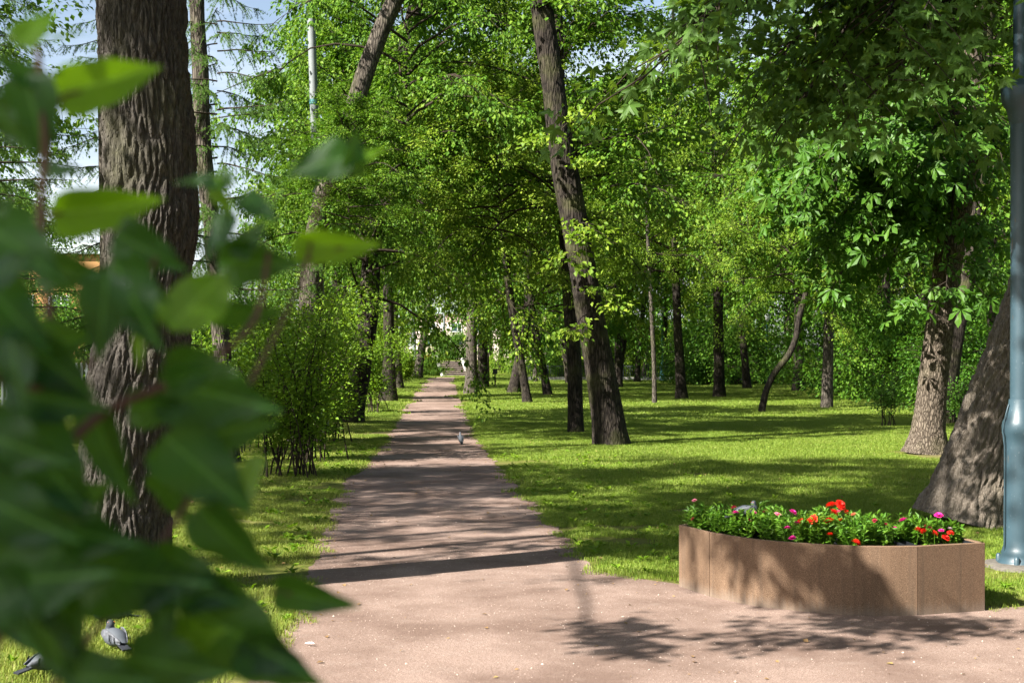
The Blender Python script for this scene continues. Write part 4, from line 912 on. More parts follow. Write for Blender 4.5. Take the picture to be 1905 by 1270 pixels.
def bloom_mesh(material, seed, layers=3, n=7):
    g = np.random.default_rng(seed); V = []; F = []
    for l in range(layers):
        for q in range(n):
            a = (q+l*.37)/n*6.283+g.normal()*.12; el = .15+.38*l+g.normal()*.1; r = 1-.18*l; c, s = math.cos(a), math.sin(a); b = len(V)
            for u, w in ((.05, 0), (.55, .32), (.98, .34), (1.08, .12), (.95, 0), (1.08, -.12), (.98, -.34), (.55, -.32)):
                rr = u*r; V.append((rr*math.cos(el)*c-w*s, rr*math.cos(el)*s+w*c, rr*math.sin(el)+.04*l+g.normal()*.025))
            F += [(b, b+1, b+7), (b+1, b+2, b+4), (b+2, b+3, b+4), (b+1, b+4, b+7), (b+4, b+6, b+7), (b+4, b+5, b+6)]
    return np_mesh('bloom', V, np.array(F), material)
BL = {k: bloom_mesh(v, 3+i_) for i_, (k, v) in enumerate(PM.items())}
FLW = [(1292, 931, 'p', 7), (1365, 944, 'd', 8), (1368, 954, 'm', 10), (1402, 954, 'm', 10), (1424, 951, 'd', 8), (1446, 957, 'p', 10), (1475, 953, 'm', 11), (1465, 982, 'm', 9), (1474, 1001, 'm', 10), (1490, 970, 'r', 10), (1483, 974, 'm', 10),
       (1505, 970, 'r', 9), (1513, 966, 'r', 12), (1516, 973, 'r', 9), (1542, 970, 'r', 13), (1536, 981, 'o', 9), (1534, 966, 'r', 8), (1546, 940, 'r', 13), (1563, 939, 'r', 13), (1550, 953, 'r', 12), (1559, 952, 'p', 10), (1573, 951, 'r', 9), (1563, 968, 'r', 9), (1544, 994, 'r', 8), (1537, 1005, 'r', 9),
       (1593, 1009, 'r', 11), (1610, 1005, 'm', 8), (1617, 984, 'p', 9), (1588, 957, 'o', 8), (1627, 968, 'd', 7), (1680, 968, 'm', 12), (1746, 959, 'm', 12), (1664, 984, 'm', 11), (1708, 985, 'r', 9), (1718, 988, 'r', 8), (1730, 983, 'd', 8),
       (1739, 992, 'r', 9), (1751, 987, 'm', 8), (1768, 991, 'r', 8), (1759, 1000, 'r', 10), (1767, 983, 'w', 7), (1289, 965, 'd', 6), (1396, 967, 'd', 7), (1648, 975, 'd', 6), (1722, 978, 'd', 6)]
CL = []   # clump centres on the tray: (px, depth, foliage height, radius, label)
for px, d, h, r, lab in [(1304, 9.9, .19, .13, 'leafy plant at the left tip of the planter, one small pink bloom'), (1342, 9.72, .19, .12, 'leafy plant with no bright bloom, second from the left tip of the planter'),
        (1385, 9.62, .20, .16, 'plant with two magenta blooms beside the pigeon in the planter'), (1440, 9.45, .21, .17, 'plant with a pink bloom right of the pigeon in the planter'), (1485, 9.25, .20, .16, 'plant with magenta and red blooms at the front left of the planter'),
        (1515, 9.22, .21, .15, 'plant with a tight cluster of red blooms left of the tallest red cluster'), (1555, 9.25, .23, .16, 'plant carrying the tallest cluster of big red blooms'), (1595, 9.15, .19, .16, 'plant with one low red bloom hanging at the planter front'),
        (1635, 9.18, .18, .15, 'plant with dark buds left of the planter divider'), (1690, 9.28, .17, .12, 'plant with two tall magenta blooms just right of the planter divider'), (1730, 9.25, .15, .12, 'low plant with small dark red blooms in the right tray'), (1765, 9.27, .13, .10, 'low plant with red and pale blooms at the right tip of the planter'),
        (1420, 9.75, .20, .15, 'plant behind the pigeon in the planter'), (1530, 9.5, .20, .17, 'plant at the back behind the red clusters'), (1610, 9.38, .19, .15, 'plant at the back with a salmon bloom')]:
    CL.append((px, d+.07, h, r*.86, lab))
flroots = []
for q, (px, d, h, r, lab) in enumerate(CL):
    g = np.random.default_rng(200+q); x = (px-CX)/FPX*d; root = empty('flowering_plant', (x, d, PH-.06)); tag(root, lab, 'flower', 'flowers in the stone planter'); flroots.append((root, x, d))
    P = []; T = []; st = []
    for k_ in range(44):
        az = g.uniform(0, 6.28); rr = r*math.sqrt(g.random()); hh = h*.94*g.uniform(.45, 1.1)*(1-.35*(rr/r)**2)+.05; b = np.array([math.cos(az)*rr*.5, math.sin(az)*rr*.5, 0]); tp = np.array([math.cos(az)*rr*1.15, math.sin(az)*rr, hh])
        st.append((np.array([b, (b+tp)/2, tp]), np.array([.002, .0016, .0012]), 3)); m_ = 15; u = g.uniform(.15, 1, m_)[:, None]; P.append(b+(tp-b)*u); T.append(g.normal(size=(m_, 3))*np.array([1, 1, .5])+np.array([0, 0, .55]))
    P = np.vstack(P); T = np.vstack(T); n = len(P); V, F = scatter(P, T, np.array([0, 0, 1.])+g.normal(size=(n, 3))*.4, .045*g.uniform(.6, 1.3, n), np.array(LEAF_V)*np.array([.62, 1, 1]), LEAF_F)
    tag(link('foliage', np_mesh('foliage', V, F, L_FLOWERLEAF), root), kind='stuff'); tag(link('stems', tubes_mesh('stems', st, L_FLOWERLEAF), root), kind='stuff')
for px, py, col, sz in FLW:
    best = min(flroots, key=lambda t_: abs((px-CX)/FPX*t_[2]-t_[1])+.05*abs(t_[2]-9.25)); root, x0, d = best; d = d-.07 if py < 985 else d-.16
    p = W(px, py, d); lp = p-root.location; o = link('bloom', BL[col], root, lp, (random.uniform(.1, .9), random.uniform(-.5, .3), random.uniform(0, 6)), (sz/2/FPX*d*(1.6 if col == 'r' else 1.4),)*3)
    mbs = MB(); mbs.tube([(lp.x*.7, lp.y+.02, .02), (lp.x*.95, lp.y+.01, lp.z*.6), (lp.x, lp.y, lp.z)], [.0018, .0016, .0014], 4); mbs.build('flower_stem', L_FLOWERLEAF, root)

# ------------------------------------------------------------------ lamp posts
m, nt, out = mat('blue_green_paint')
v = coords(nt); f1 = noise(nt, v, 3.0, 5); f2 = noise(nt, v, 60, 4)
c = ramp(nt, f1, [(0.3, (0.022, 0.045, 0.060)), (0.7, (0.036, 0.068, 0.088))]); c = mixc(nt, ramp(nt, f2, [(0.66, (0, 0, 0)), (0.72, (.6,)*3)]), c, (0.13, 0.16, 0.18))
c = mixc(nt, ramp(nt, noise(nt, coords(nt, (14, 14, 3)), 1, 5), [(0.66, (0, 0, 0)), (0.70, (.8,)*3)]), c, (0.10, 0.075, 0.055))
principled(nt, out, c, .42, .5, bump(nt, math_n(nt, 'ADD', f1, math_n(nt, 'MULTIPLY', f2, .3)), .25, .006)); M_POST = m
def near_post():
    d = 11.0; b = W(1899, 1054, d); b.z = 0; root = empty('lamp_post', b); tag(root, 'near blue painted iron lamp post at the right edge beside the planter', 'lamp post')
    z = lambda py: EYE+(HY-py)/FPX*d
    mb = MB(); mb.lathe([(.19, -.02), (.19, .02), (.165, .05), (.155, .065), (.145, .10), (.148, .115), (.136, .14), (.128, .17), (.125, z(1000)), (.122, z(830)), (.124, z(812)), (.139, z(806)), (.141, z(792)), (.134, z(784)), (.116, z(776)), (.104, z(762)), (.092, z(752)), (.088, z(742))], 40)
    mb.build('base', M_POST, root, True)
    mb = MB(); mb.lathe([(.080, z(744)), (.077, z(600)), (.076, z(400)), (.079, z(230))], 36); mb.build('shaft', M_POST, root, True)
    mb = MB(); mb.lathe([(.080, z(232)), (.100, z(214)), (.104, z(205)), (.128, z(196)), (.147, z(186)), (.150, z(178)), (.149, z(168)), (.142, z(162)), (.128, z(160)), (.112, z(152)), (.080, z(146)), (.062, z(138)), (.058, z(128))], 40); mb.build('collar', M_POST, root, True)
    mb = MB(); mb.lathe([(.057, z(130)), (.055, z(0)), (.052, z(-300)), (.05, z(-560))], 28); mb.build('upper_shaft', M_POST, root, True)
    mb = MB(); mb.lathe([(.30, -.03), (.29, .015), (.27, .03), (.22, .036), (.15, .04)], 22); V_ = mb.V[0]; V_[:, :2] *= (1+.10*np.sin(np.arctan2(V_[:, 1], V_[:, 0])*3+1)+.05*np.sin(np.arctan2(V_[:, 1], V_[:, 0])*7))[:, None]; mb.build('footing', simple('rough_concrete', (0.10, 0.09, 0.078), .95, .1, .3, 25, bmp=.8), root, True)
    for a in (2.6, 4.2, 5.4, 1.0):
        mb = MB(); mb.lathe([(.022, .0), (.022, .085), (.012, .10), (.0, .10)], 10, (math.cos(a)*.165, math.sin(a)*.165, .0)); mb.build('bolt', M_POST, root, True)
    mb = MB(); mb.tube([(-.135, -.02, .0), (-.138, -.03, z(1000)), (-.135, -.03, z(830)), (-.149, -.03, z(800)), (-.125, -.03, z(770)), (-.10, -.02, z(752))], [.006]*6, 6); mb.build('cable', M_POST, root, True)
    # lantern above the frame
    mb = MB(); mb.lathe([(.05, z(-560)), (.12, z(-575)), (.17, z(-660)), (.05, z(-690)), (.0, z(-700))], 16); mb.build('lantern', M_LINER, root, True)
near_post()
M_POST2 = simple('teal_paint', (0.05, 0.16, 0.17), .45, .4)
M_LAMPGLASS = simple('milky_glass', (.7, .72, .7), .3, .5)
def far_post(px, base_y, top_y, label):
    d = dist_of(base_y); b = G(px, base_y); H = EYE+(HY-top_y)/FPX*d; root = empty('lamp_post', b); tag(root, label, 'lamp post')
    mb = MB(); mb.lathe([(.20, 0), (.19, .12), (.15, .2), (.13, .9), (.17, .95), (.15, 1.02), (.08, 1.1)], 14); mb.build('base', M_POST2, root, True)
    mb = MB(); mb.lathe([(.075, 1.08), (.065, H-.5), (.10, H-.48), (.06, H-.42), (.05, H-.25)], 12); mb.build('shaft', M_POST2, root, True)
    mb = MB(); mb.lathe([(.05, H-.25), (.13, H-.15), (.16, H+.15), (.0, H+.2)], 10); mb.build('lantern', M_LAMPGLASS, root, True)
far_post(1232, 709, 575, 'far teal lamp post by the road railing, left of the two')
far_post(1427, 716, 590, 'far teal lamp post in front of the bushes, right of the two')

M_PALE = simple('pale_grey_pole', (0.17, 0.19, 0.195), .6, .4, .1, 8)
def pole(px, base_y, top, wpx, label, lean=0):
    d = dist_of(base_y); b = G(px, base_y); root = empty('street_pole', b); tag(root, label, 'pole'); t = W(top[0], top[1], d)-b; r = wpx/2/FPX*d
    mb = MB(); mb.tube([(0, 0, -.1), tuple(Vector(t)*.5), tuple(t)], [r*1.15, r*1.05, r], 16); mb.build('mast', M_PALE, root, True)
    mb = MB(); q = Vector(t)*.8; mb.tube([tuple(q-Vector((0, 0, .05))), tuple(q+Vector((0, 0, .05)))], [r*1.18]*2, 16); mb.build('band', M_POST2, root, True)
    return root
pole(604, 806, (579, 36), 15, 'tall pale grey pole rising behind the shrubs, its cut top clear of the leaves')
pole(745, 700, (745, 480), 8, 'pale pole beyond the trees, left of the leaning far trunk')
pole(771, 696, (768, 470), 7, 'thin pale pole touching the left side of the leaning far trunk')
pole(826, 692, (826, 480), 5, 'teal grey pole in front of the pink building')
# overhead wire
mb = MB()
a = W(505, -60, 40); b = W(645, 160, 40); pts = [a+(b-a)*t+Vector((0, 0, -1.2*t*(1-t))) for t in np.linspace(0, 1, 12)]
mb.tube([tuple(p) for p in pts], [.02]*12, 5); tag(mb.build('overhead_wire', M_LINER), 'thin black overhead wire sagging across the sky near the larch', 'wire')

# small stake on the lawn
st = empty('stake', G(921, 719)); tag(st, 'small dark stake standing alone on the lawn right of the path', 'stake')
mb = MB(); mb.box((0, 0, .35), (.09, .07, .75)); mb.build('post', B_BROWN, st); mb = MB(); mb.box((0, 0, .85), (.26, .14, .30)); mb.build('head', M_LINER, st)

# ------------------------------------------------------------------ steps and bank
M_STONE = simple('grey_stone', (0.22, 0.18, 0.155), .9, .2, .25, 5, bmp=.4); M_WHITE = simple('white_kerb_stone', (0.36, 0.35, 0.33), .85, .2, .15, 4)
sx0, sx1 = (842-CX)/FPX*119.5, (876-CX)/FPX*119.5
stp = empty('stone_steps', ((sx0+sx1)/2-.4, 119.2, 0)); tag(stp, 'flight of stone steps climbing the bank at the end of the path', 'steps')
for q in range(8):
    mb = MB(); mb.box((-.10*q-.1, .35+q*.75, .135+q*.165), (2.0+.0*q, .80, .055)); mb.build('step', M_STONE, stp)
    mb = MB(); mb.box((-.10*q-.1, .55+q*.75, .02+q*.165), (1.98, .72, .17)); mb.build('riser', simple('riser_stone', (0.07, 0.055, 0.045), .9, .2) if q == 0 else bpy.data.materials['riser_stone'], stp)
for sx, w_ in ((-1.18, .22), (1.05, .28)):
    mb = MB(); mb.tube([(sx, -.2, .05), (sx-.80, 6.4, 1.45)], [w_*.7, w_*.7], 4); mb.build('side_kerb', M_WHITE, stp)
mb = MB(); mb.box((-2.15, 6.3, 1.55), (.5, .5, .55), .3); mb.build('end_block', M_WHITE, stp)

# ------------------------------------------------------------------ road railing, kerb, brown fence
M_RAIL = simple('dark_rail_paint', (0.05, 0.06, 0.06), .5, .4)
fx0, fx1 = (972-CX)/FPX*100.5, (1300-CX)/FPX*100.5
fen = empty('railing', (fx0, 100.5, 0)); tag(fen, 'low dark metal railing along the pale road behind the lawn', 'fence')
for z in (.18, 1.02): mb = MB(); mb.box(((fx1-fx0)/2, 0, z), (fx1-fx0, .05, .05)); mb.build('rail', M_RAIL, fen)
for q in range(8): mb = MB(); mb.box((q*(fx1-fx0)/7, .06, .6), (.10, .06, 1.2)); mb.build('post', M_RAIL, fen)
mb = MB()
for q in range(int((fx1-fx0)/.16)): mb.box((q*.16+.08, .0, .6), (.03, .022, .80))
tag(mb.build('bars', M_RAIL, fen), kind='stuff')
kb = empty('kerb_wall', (fx0, 99.6, 0)); tag(kb, 'low pale kerb wall at the foot of the road railing', 'kerb')
mb = MB(); mb.box(((fx1-fx0)/2, 0, .12), (fx1-fx0, .4, .28)); mb.build('coping', M_WHITE, kb)
M_WOOD = simple('reddish_brown_wood', (0.22, 0.10, 0.065), .85, .2, .3, 6)
bf = empty('wooden_fence', ((1385-CX)/FPX*97, 97, 0)); tag(bf, 'low reddish brown board fence behind the bushes', 'fence')
nb = 44
for q in range(nb): mb = MB(); mb.box((q*.2, 0, .55+.02*math.sin(q*2.3)), (.17, .03, 1.1)); mb.build('board', M_WOOD, bf)
mb = MB(); mb.box((nb*.1, .045, .8), (nb*.2, .04, .09)); mb.build('rail', M_WOOD, bf)
# left fence far behind the lilac
lf = empty('white_fence', ((-60-CX)/FPX*46, 46, 0)); tag(lf, 'pale picket fence far behind the lilac at the left edge', 'fence')
for q in range(34): mb = MB(); mb.box((q*.16, 0, .75), (.07, .03, 1.4)); mb.build('picket', M_PALE, lf)
for z in (.3, 1.2): mb = MB(); mb.box((2.7, .03, z), (5.5, .03, .07)); mb.build('rail', M_PALE, lf)

# ------------------------------------------------------------------ buildings
M_PINK = simple('pink_plaster', (0.66, 0.54, 0.49), .9, .1, .06, 1); M_GLASS = simple('window_glass', (0.03, 0.05, 0.07), .1, .7); M_ROOF = simple('grey_green_roof', (0.30, 0.36, 0.36), .6, .3); M_OCHRE = simple('orange_plaster', (0.36, 0.20, 0.085), .9, .1, .06, 1)
M_REDP = simple('red_paint', (0.45, 0.03, 0.03), .6, .3); M_FRAME = simple('white_window_frame', (.7, .7, .7), .6, .3); M_BAND = simple('brown_pink_band', (0.42, 0.31, 0.27), .9, .1, .06, 1)
def building(name, label, loc, w_, dp, h_, wallm, rows, cols, x0, dx, z0, dz, ww, wh, roofm, extra=None, rz=0.):
    root = empty(name, loc, rz); tag(root, label, 'building')
    mb = MB(); mb.box((0, dp/2, h_/2), (w_, dp, h_)); mb.build('wall', wallm, root)
    mb = MB(); mb.box((0, dp/2, h_+.5), (w_+.8, dp+.8, 1.0), taper=.96); mb.build('roof', roofm, root)
    for r_ in range(rows):
        for c_ in range(cols):
            x = x0+c_*dx; z = z0+r_*dz
            f = MB()
            for (ox, oz, sx, sz) in ((0, wh/2, ww+.2, .12), (0, -wh/2, ww+.3, .14), (-ww/2, 0, .12, wh), (ww/2, 0, .12, wh), (ww*.12, 0, .09, wh)): f.box((x+ox, -.06, z+oz), (sx, .14, sz))
            fo = f.build('window', M_FRAME, root); gmb = MB(); gmb.box((x, -.012, z), (ww-.1, .03, wh-.1)); gmb.build('pane', M_GLASS, fo)
    return root
pk = building('apartment_building', 'pale pink building with white framed windows beyond the steps', ((830-CX)/FPX*240, 240, 0), 34, 14, 9.0, M_PINK, 2, 8, -15.5, 4.3, 4.45, 2.25, 1.75, 1.45, M_ROOF)
mb = MB(); mb.box((0, -.03, 8.35), (34.04, .1, 1.3)); mb.build('cornice_band', M_BAND, pk)
mb = MB(); mb.box((-2.2, -.25, 1.2), (5.2, .5, 1.7)); mb.build('shopfront_panel', M_REDP, pk)
oc = building('commercial_building', 'orange building with a white roof railing glimpsed left of the furrowed trunk', ((110-CX)/FPX*118, 118, 0), 9.5, 12, 10.2, M_OCHRE, 2, 3, -3, 3, 3, 3, 1.6, 1.5, M_ROOF)
mb = MB()
for q in range(14): mb.box((-4.6+q*.7, -.2, 11.9), (.06, .06, 1.5))
for z in (11.3, 11.8, 12.3, 12.65): mb.box((0, -.2, z), (9.4, .05, .05))
tag(mb.build('roof_railing', M_PALE, oc), kind='stuff')

# ------------------------------------------------------------------ pigeons
M_PIG = {}
def pigeon_mats():
    m, nt, out = mat('pigeon_plumage'); v = coords(nt); sep = N(nt, 'ShaderNodeSeparateXYZ'); nt.links.new(v, sep.inputs[0]); f = noise(nt, coords(nt, (60, 25, 60)), 1, 3)
    c = ramp(nt, sep.outputs[1], [(0.0, (0.06, 0.07, 0.085)), (0.08, (0.035, 0.042, 0.055)), (0.12, (0.05, 0.10, 0.08))]); c = mixc(nt, math_n(nt, 'MULTIPLY', f, .5), c, (0.09, 0.095, 0.11)); principled(nt, out, c, .55, .4); M_PIG['body'] = m
    M_PIG['wing'] = simple('pigeon_wing', (0.085, 0.09, 0.105), .65, .3, .5, 45); M_PIG['bar'] = simple('pigeon_dark_feather', (0.02, 0.022, 0.028), .6, .3); M_PIG['leg'] = simple('pigeon_leg', (0.35, 0.10, 0.08), .7, .3); M_PIG['beak'] = simple('pigeon_beak', (0.06, 0.05, 0.05), .5, .4); M_PIG['eye'] = simple('pigeon_eye', (0.5, .12, .02), .2, .6)
pigeon_mats()
def pigeon(label, loc, rz, pose='stand', s=1.0):
    """y is forward. body: one lofted surface from tail root to beak"""
    root = empty('pigeon', loc, rz); root.scale = (s, s, s); tag(root, label, 'pigeon')
    lift = .075 if pose == 'stand' else .0
    if pose == 'stand': sp = [(-.115, .050, .018, .008), (-.09, .062, .032, .018), (-.06, .084, .044, .038), (-.022, .112, .052, .048), (.015, .142, .048, .048), (.040, .172, .034, .038), (.050, .200, .025, .028), (.054, .222, .021, .023), (.060, .238, .023, .024), (.072, .248, .019, .019), (.084, .246, .009, .008), (.090, .244, .002, .002)]
    else: sp = [(-.13, .045, .02, .008), (-.10, .05, .036, .02), (-.06, .058, .052, .040), (-.01, .064, .060, .052), (.04, .066, .056, .050), (.075, .078, .040, .040), (.085, .100, .028, .028), (.080, .118, .024, .022), (.078, .132, .024, .022), (.086, .140, .019, .017), (.098, .140, .009, .007), (.104, .139, .002, .002)]
    C = resample(np.array([(0, y, z, a, b) for y, z, a, b in sp], float), 40); n = 18; th = np.arange(n)/n*2*math.pi; Tn = unit(np.gradient(C[:, :3], axis=0)); V = []
    for k_ in range(40):
        up = np.cross(np.array([1, 0, 0]), Tn[k_]); V.append(C[k_, :3]+np.cos(th)[:, None]*np.array([1, 0, 0])*abs(C[k_, 3])+np.sin(th)[:, None]*up*abs(C[k_, 4]))
    V = np.vstack(V); i = np.arange(39)[:, None]*n; j = np.arange(n)[None, :]; F = np.stack([i+j, i+(j+1) % n, i+n+(j+1) % n, i+n+j], -1).reshape(-1, 4)
    link('body', np_mesh('body', V, F, M_PIG['body'], True), root)
    zc = .118 if pose == 'stand' else .068; slope = .72 if pose == 'stand' else .05
    for sd_ in (-1, 1):
        mb = MB(); U = []; rows_, cols_ = 12, 6
        for r_ in range(rows_):
            t = r_/(rows_-1); y = .06-.20*t; wz = .040*math.sin(math.pi*min(1, t*.9+.12))**.7*(1-.55*t)+.004
            for c_ in range(cols_):
                u = c_/(cols_-1)*2-1; a = .054*(1-.75*t**2)+.006; z = zc+.012-.012*t+u*wz+y*slope; x = sd_*(a*math.sqrt(max(0, 1-(u*.55)**2))+.003); U.append((x, y, z))
        Fw = [(r_*cols_+c_, r_*cols_+c_+1, (r_+1)*cols_+c_+1, (r_+1)*cols_+c_) for r_ in range(rows_-1) for c_ in range(cols_-1)]
        mb.add(U, Fw); w_ = mb.build('wing', M_PIG['wing'], root, True); mod = w_.modifiers.new('thick', 'SOLIDIFY'); mod.thickness = .004; mod.offset = 1
        for (ya, yb) in ((-.045, -.055), (-.085, -.093)):
            mb = MB(); zz = zc+ya*slope; mb.add([(sd_*.0585*(1-.3*abs(ya)*5), ya, zz+.03), (sd_*.0585*(1-.3*abs(ya)*5), ya-.012, zz+.03), (sd_*.064*(1-.3*abs(ya)*5), yb-.014, zz-.012), (sd_*.064*(1-.3*abs(ya)*5), yb, zz-.012)], [(0, 1, 2, 3)]); mb.build('wing_bar', M_PIG['bar'], w_)
    mb = MB(); zt = .040 if pose == 'stand' else .045
    mb.box((0, -.150, zt-.012), (.05, .10, .008), rot=np.array(Matrix.Rotation(.55 if pose == 'stand' else .18, 3, 'X'))); mb.build('tail', M_PIG['bar'], root)
    hy, hz = (C[36, 1], C[36, 2])
    mb = MB(); mb.tube([(0, hy, hz), (0, hy+.012, hz-.001), (0, hy+.026, hz-.006)], [.006, .004, .001], 6); mb.build('beak', M_PIG['beak'], root, True)
    for sd_ in (-1, 1):
        mb = MB(); mb.lathe([(.0, -.003), (.003, -.001), (.003, .002), (0, .0035)], 8); e_ = mb.build('eye', M_PIG['eye'], root, True, loc=(sd_*.019, hy-.016, hz+.004), rot=(0, math.pi/2, 0))
        if pose == 'stand':
            mb = MB(); mb.tube([(sd_*.02, .0, .075), (sd_*.022, .012, .04), (sd_*.022, 0, .004)], [.010, .004, .0035], 6)
            for a in (-.5, 0, .5): mb.tube([(sd_*.022, 0, .004), (sd_*.022+math.sin(a)*.03, math.cos(a)*.03, .003)], [.003, .002], 5)
            mb.tube([(sd_*.022, 0, .004), (sd_*.022, -.016, .003)], [.003, .002], 5); mb.build('leg', M_PIG['leg'], root, True)
    return root
pigeon('dark pigeon walking on the sunlit gravel path', G(857, 826)+Vector((0, 0, .006)), math.radians(12), 'stand', .85)
pigeon('pigeon sitting among the flowers in the planter', Vector(((1387-CX)/FPX*9.75, 9.75, PH+.075)), math.radians(-70), 'sit', .8)
pigeon('grey pigeon resting on the grass in the lowest gap between the lilac leaves', G(214, 1212)+Vector((0, 0, .02)), math.radians(35), 'sit', .95)
pigeon('dark pigeon standing in the shade just behind the resting grey pigeon', G(205, 1158), math.radians(120), 'sit', .95)
pigeon('grey pigeon at the bottom left corner, mostly hidden by lilac leaves', G(92, 1256)+Vector((0, 0, .02)), math.radians(-40), 'sit', .95)
M_FEATH = simple('white_feather', (.75, .75, .75), .8, .2)
for px, py, lab in ((575, 1203, 'white feather lying at the left edge of the gravel path'), (150, 1232, 'white feather on the grass beside the pigeons')):
    mb = MB(); mb.add([(-.03, 0, 0), (-.01, .007, .006), (.02, .006, .008), (.035, 0, .004), (.02, -.006, .004), (-.01, -.006, .002)], [(0, 1, 5), (1, 2, 5), (2, 4, 5), (2, 3, 4)])
    tag(mb.build('feather', M_FEATH, loc=G(px, py)+Vector((0, 0, .02)), rot=(.2, 0, -.4)), lab, 'feather')

# ------------------------------------------------------------------ foreground lilac
def lilac_mesh(seed, fold=.25, curl=.3, wave=.03, wid=.32):
    g = np.random.default_rng(seed); R_, Cc = 15, 9; V = []
    for r_ in range(R_):
        t = r_/(R_-1); w_ = wid*2.15*(t+.0)**.40*(1-t)**1.12*(1+.05*math.sin(t*19+seed)) if 0 < t < 1 else .0
        back = -.06*math.sin(math.pi*min(1, t*3)) if t < .33 else 0
        for c_ in range(Cc):
            u = c_/(Cc-1)*2-1
            V.append((u*w_, t-.0+(back*abs(u)), fold*abs(u)*w_-curl*t*t*.5+wave*math.sin(t*11+u*3+seed)*abs(u)))
    F = [(r_*Cc+c_, r_*Cc+c_+1, (r_+1)*Cc+c_+1, (r_+1)*Cc+c_) for r_ in range(R_-1) for c_ in range(Cc-1)]
    V = np.array(V); V[:, 1] -= .5
    return np_mesh('lilac_leaf', V, np.array(F), L_LILAC, True)
LM = [lilac_mesh(1), lilac_mesh(2, .35, .55), lilac_mesh(3, .12, .2, .05, .34), lilac_mesh(4, .5, .15, .02, .23)]
lil = empty('lilac_shrub', (-.55, .75, 0)); tag(lil, 'out of focus glossy lilac shrub filling the left foreground', 'shrub')
# px, py, length px, image angle of the tip, tilt about the leaf axis, pitch towards the camera, shape, distance
LV = [(68, 48, 115, 62, .2, -.5, 0, .80), (128, 66, 78, 15, -.9, .2, 3, .82), (205, 150, 225, 24, .75, -.55, 3, .84), (66, 222, 205, -76, -.2, .1, 0, .80), (12, 232, 150, -55, .7, .1, 2, .76), (28, 128, 100, 150, .5, .5, 2, .80),
      (112, 316, 100, 15, -.5, .3, 1, .82), (205, 385, 225, 10, .85, -.5, 3, .84), (16, 398, 120, -5, .6, .3, 2, .76), (48, 470, 215, -35, -.2, .2, 2, .74), (125, 505, 150, -8, .6, .4, 1, .78), (378, 340, 130, 172, .4, -.1, 3, .86), (414, 372, 110, -68, .8, .1, 0, .86),
      (482, 388, 105, -32, -.5, .35, 2, .87), (404, 440, 120, -120, .4, .3, 2, .86), (468, 440, 110, 60, -.2, -.2, 0, .88), (478, 490, 175, -4, .5, .2, 1, .88), (372, 548, 170, 62, .1, -.85, 2, .82), (460, 580, 165, -5, .9, -.1, 3, .88),
      (590, 305, 150, -165, .0, .1, 2, .92), (660, 284, 100, 80, .8, .2, 0, .92), (690, 292, 105, 40, -.5, -.5, 3, .93), (632, 456, 190, -2, .95, -.4, 3, .92), (278, 468, 175, -28, .3, .15, 0, .80), (250, 566, 220, -62, .2, .2, 2, .78), (190, 590, 190, -95, -.3, .1, 0, .76),
      (290, 540, 80, -55, .8, .3, 0, .80), (85, 640, 215, 14, .4, -.5, 1, .76), (112, 690, 190, -38, .2, .1, 0, .74), (28, 700, 190, -80, .3, .2, 2, .72), (92, 742, 220, -12, .3, .2, 1, .74), (30, 590, 200, -45, -.2, .1, 2, .72),
      (405, 735, 270, -14, .25, .2, 2, .80), (352, 700, 120, 12, .7, .4, 0, .78), (388, 880, 255, -38, -.2, .15, 2, .80), (462, 905, 140, -110, .6, .3, 0, .82), (300, 760, 150, -5, .5, .2, 1, .80), (208, 850, 230, -66, .1, .1, 3, .78), (100, 880, 275, -50, -.1, .1, 2, .74),
      (30, 830, 230, -20, .3, .2, 2, .70), (40, 960, 260, -25, .2, .1, 2, .70), (150, 990, 250, -12, .2, .2, 2, .74), (430, 1010, 210, -48, .4, .1, 1, .80), (590, 1112, 190, -12, .35, .1, 3, .84), (455, 1190, 310, -27, .2, .25, 2, .78), (370, 1180, 120, 10, .6, .5, 2, .76),
      (75, 1075, 310, 5, .2, .2, 2, .70), (260, 1075, 300, -5, .3, .2, 2, .76), (360, 1090, 230, -20, .1, .1, 2, .78), (120, 1150, 200, -70, .1, .2, 0, .72), (300, 1150, 170, -100, .2, .1, 0, .76), (20, 1140, 210, -60, .2, .2, 2, .70), (330, 1240, 220, -10, .3, .1, 2, .74), (520, 1240, 200, -30, .3, .1, 1, .78),
      (100, 1208, 185, -68, .2, .1, 2, .72), (200, 1262, 200, -5, .2, .1, 2, .72), (440, 800, 170, 8, .4, .0, 1, .82), (60, 770, 150, 60, .3, -.4, 0, .76), (255, 640, 130, -120, .3, -.4, 1, .80), (150, 930, 150, 30, .4, -.5, 0, .78), (330, 930, 150, -70, .4, -.6, 3, .82), (10, 500, 150, 30, -.2, .2, 2, .7), (240, 1180+60, 90, 0, .2, .1, 0, .8)]
lo = lil.location
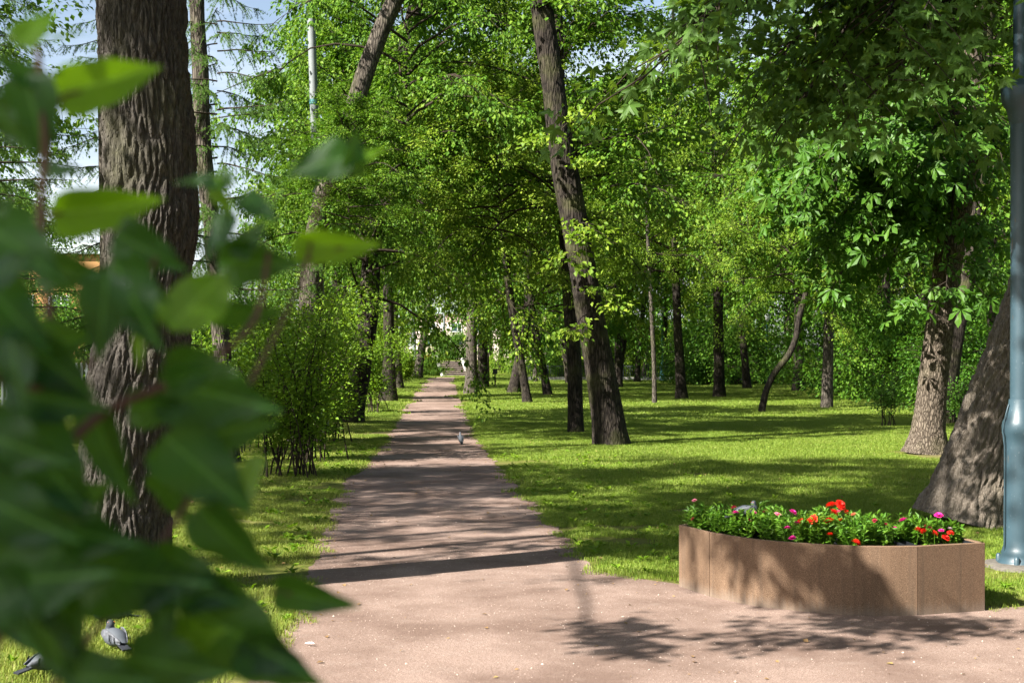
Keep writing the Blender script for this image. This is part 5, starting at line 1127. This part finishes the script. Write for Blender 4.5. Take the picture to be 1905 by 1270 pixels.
for q, (px, py, L, ang, tilt, pitch, shp, d) in enumerate(LV):
    c0 = W(px, py, d); a = math.radians(ang)
    t = Vector((math.cos(a)*math.cos(pitch), -math.sin(pitch), math.sin(a)*math.cos(pitch))).normalized()
    nrm = Vector((-.15, -1, .35)); nrm = (nrm-t*nrm.dot(t)).normalized(); nrm = Matrix.Rotation(tilt, 3, t)@nrm; b = t.cross(nrm)
    M = Matrix(((b.x, t.x, nrm.x), (b.y, t.y, nrm.y), (b.z, t.z, nrm.z))); s = L*.88/FPX*d/max(.6, math.cos(pitch))
    lo_ = link('leaf', LM[shp], lil, c0-lo, M.to_euler(), (s, s, s))
    if q in (0, 2, 7, 12, 17, 21, 22, 35, 45, 58): lo_.material_slots[0].link = 'OBJECT'; lo_.material_slots[0].material = L_LILAC_LIT; lo_['label'] = 'bright yellow green leaf with sunlight painted into its colour'  # these leaves carry painted sunlight and glints, same age as the rest
M_LSTEM = simple('lilac_stem', (0.11, 0.055, 0.04), .7, .3)
for pts, r0, r1 in (([(-40, 1320, .74), (60, 900, .76), (95, 650, .78), (75, 400, .80), (84, 290, .80), (70, 90, .81)], .0040, .0018), ([(-60, 990, .72), (90, 858, .75), (200, 762, .78), (340, 700, .80), (470, 600, .86), (500, 470, .88)], .0034, .0016),
                    ([(60, 1320, .74), (300, 1010, .80), (440, 760, .84), (560, 520, .90), (590, 390, .92), (640, 300, .93)], .0022, .0009), ([(84, 300, .8), (110, 190, .82), (150, 170, .83)], .0014, .001), ([(75, 400, .8), (120, 395, .83), (180, 388, .84)], .0014, .001), ([(560, 500, .9), (590, 470, .92), (640, 460, .92)], .001, .0008),
                    ([(200, 1320, .74), (330, 1180, .78), (500, 1100, .84), (540, 1105, .84)], .0022, .001), ([(-30, 700, .72), (60, 720, .74), (140, 700, .76), (250, 560, .80), (290, 480, .80)], .0024, .0012)):
    C = resample(np.array([tuple(W(*p)-lo) for p in pts]), 24); mb = MB(); mb.tube(C, np.linspace(r0, r1, 24), 8, wob=.04); mb.build('stem', M_LSTEM, lil, True)
# main stems down to the ground, out of frame
for dx in (-.05, .03): mb = MB(); mb.tube([(dx, 0, -.02), (dx*1.2, 0, .8), (dx*3+.1, .0, 1.3)], [.016, .013, .006], 8); mb.build('trunk_stem', M_LSTEM, lil, True)
print('objects', len(bpy.data.objects))
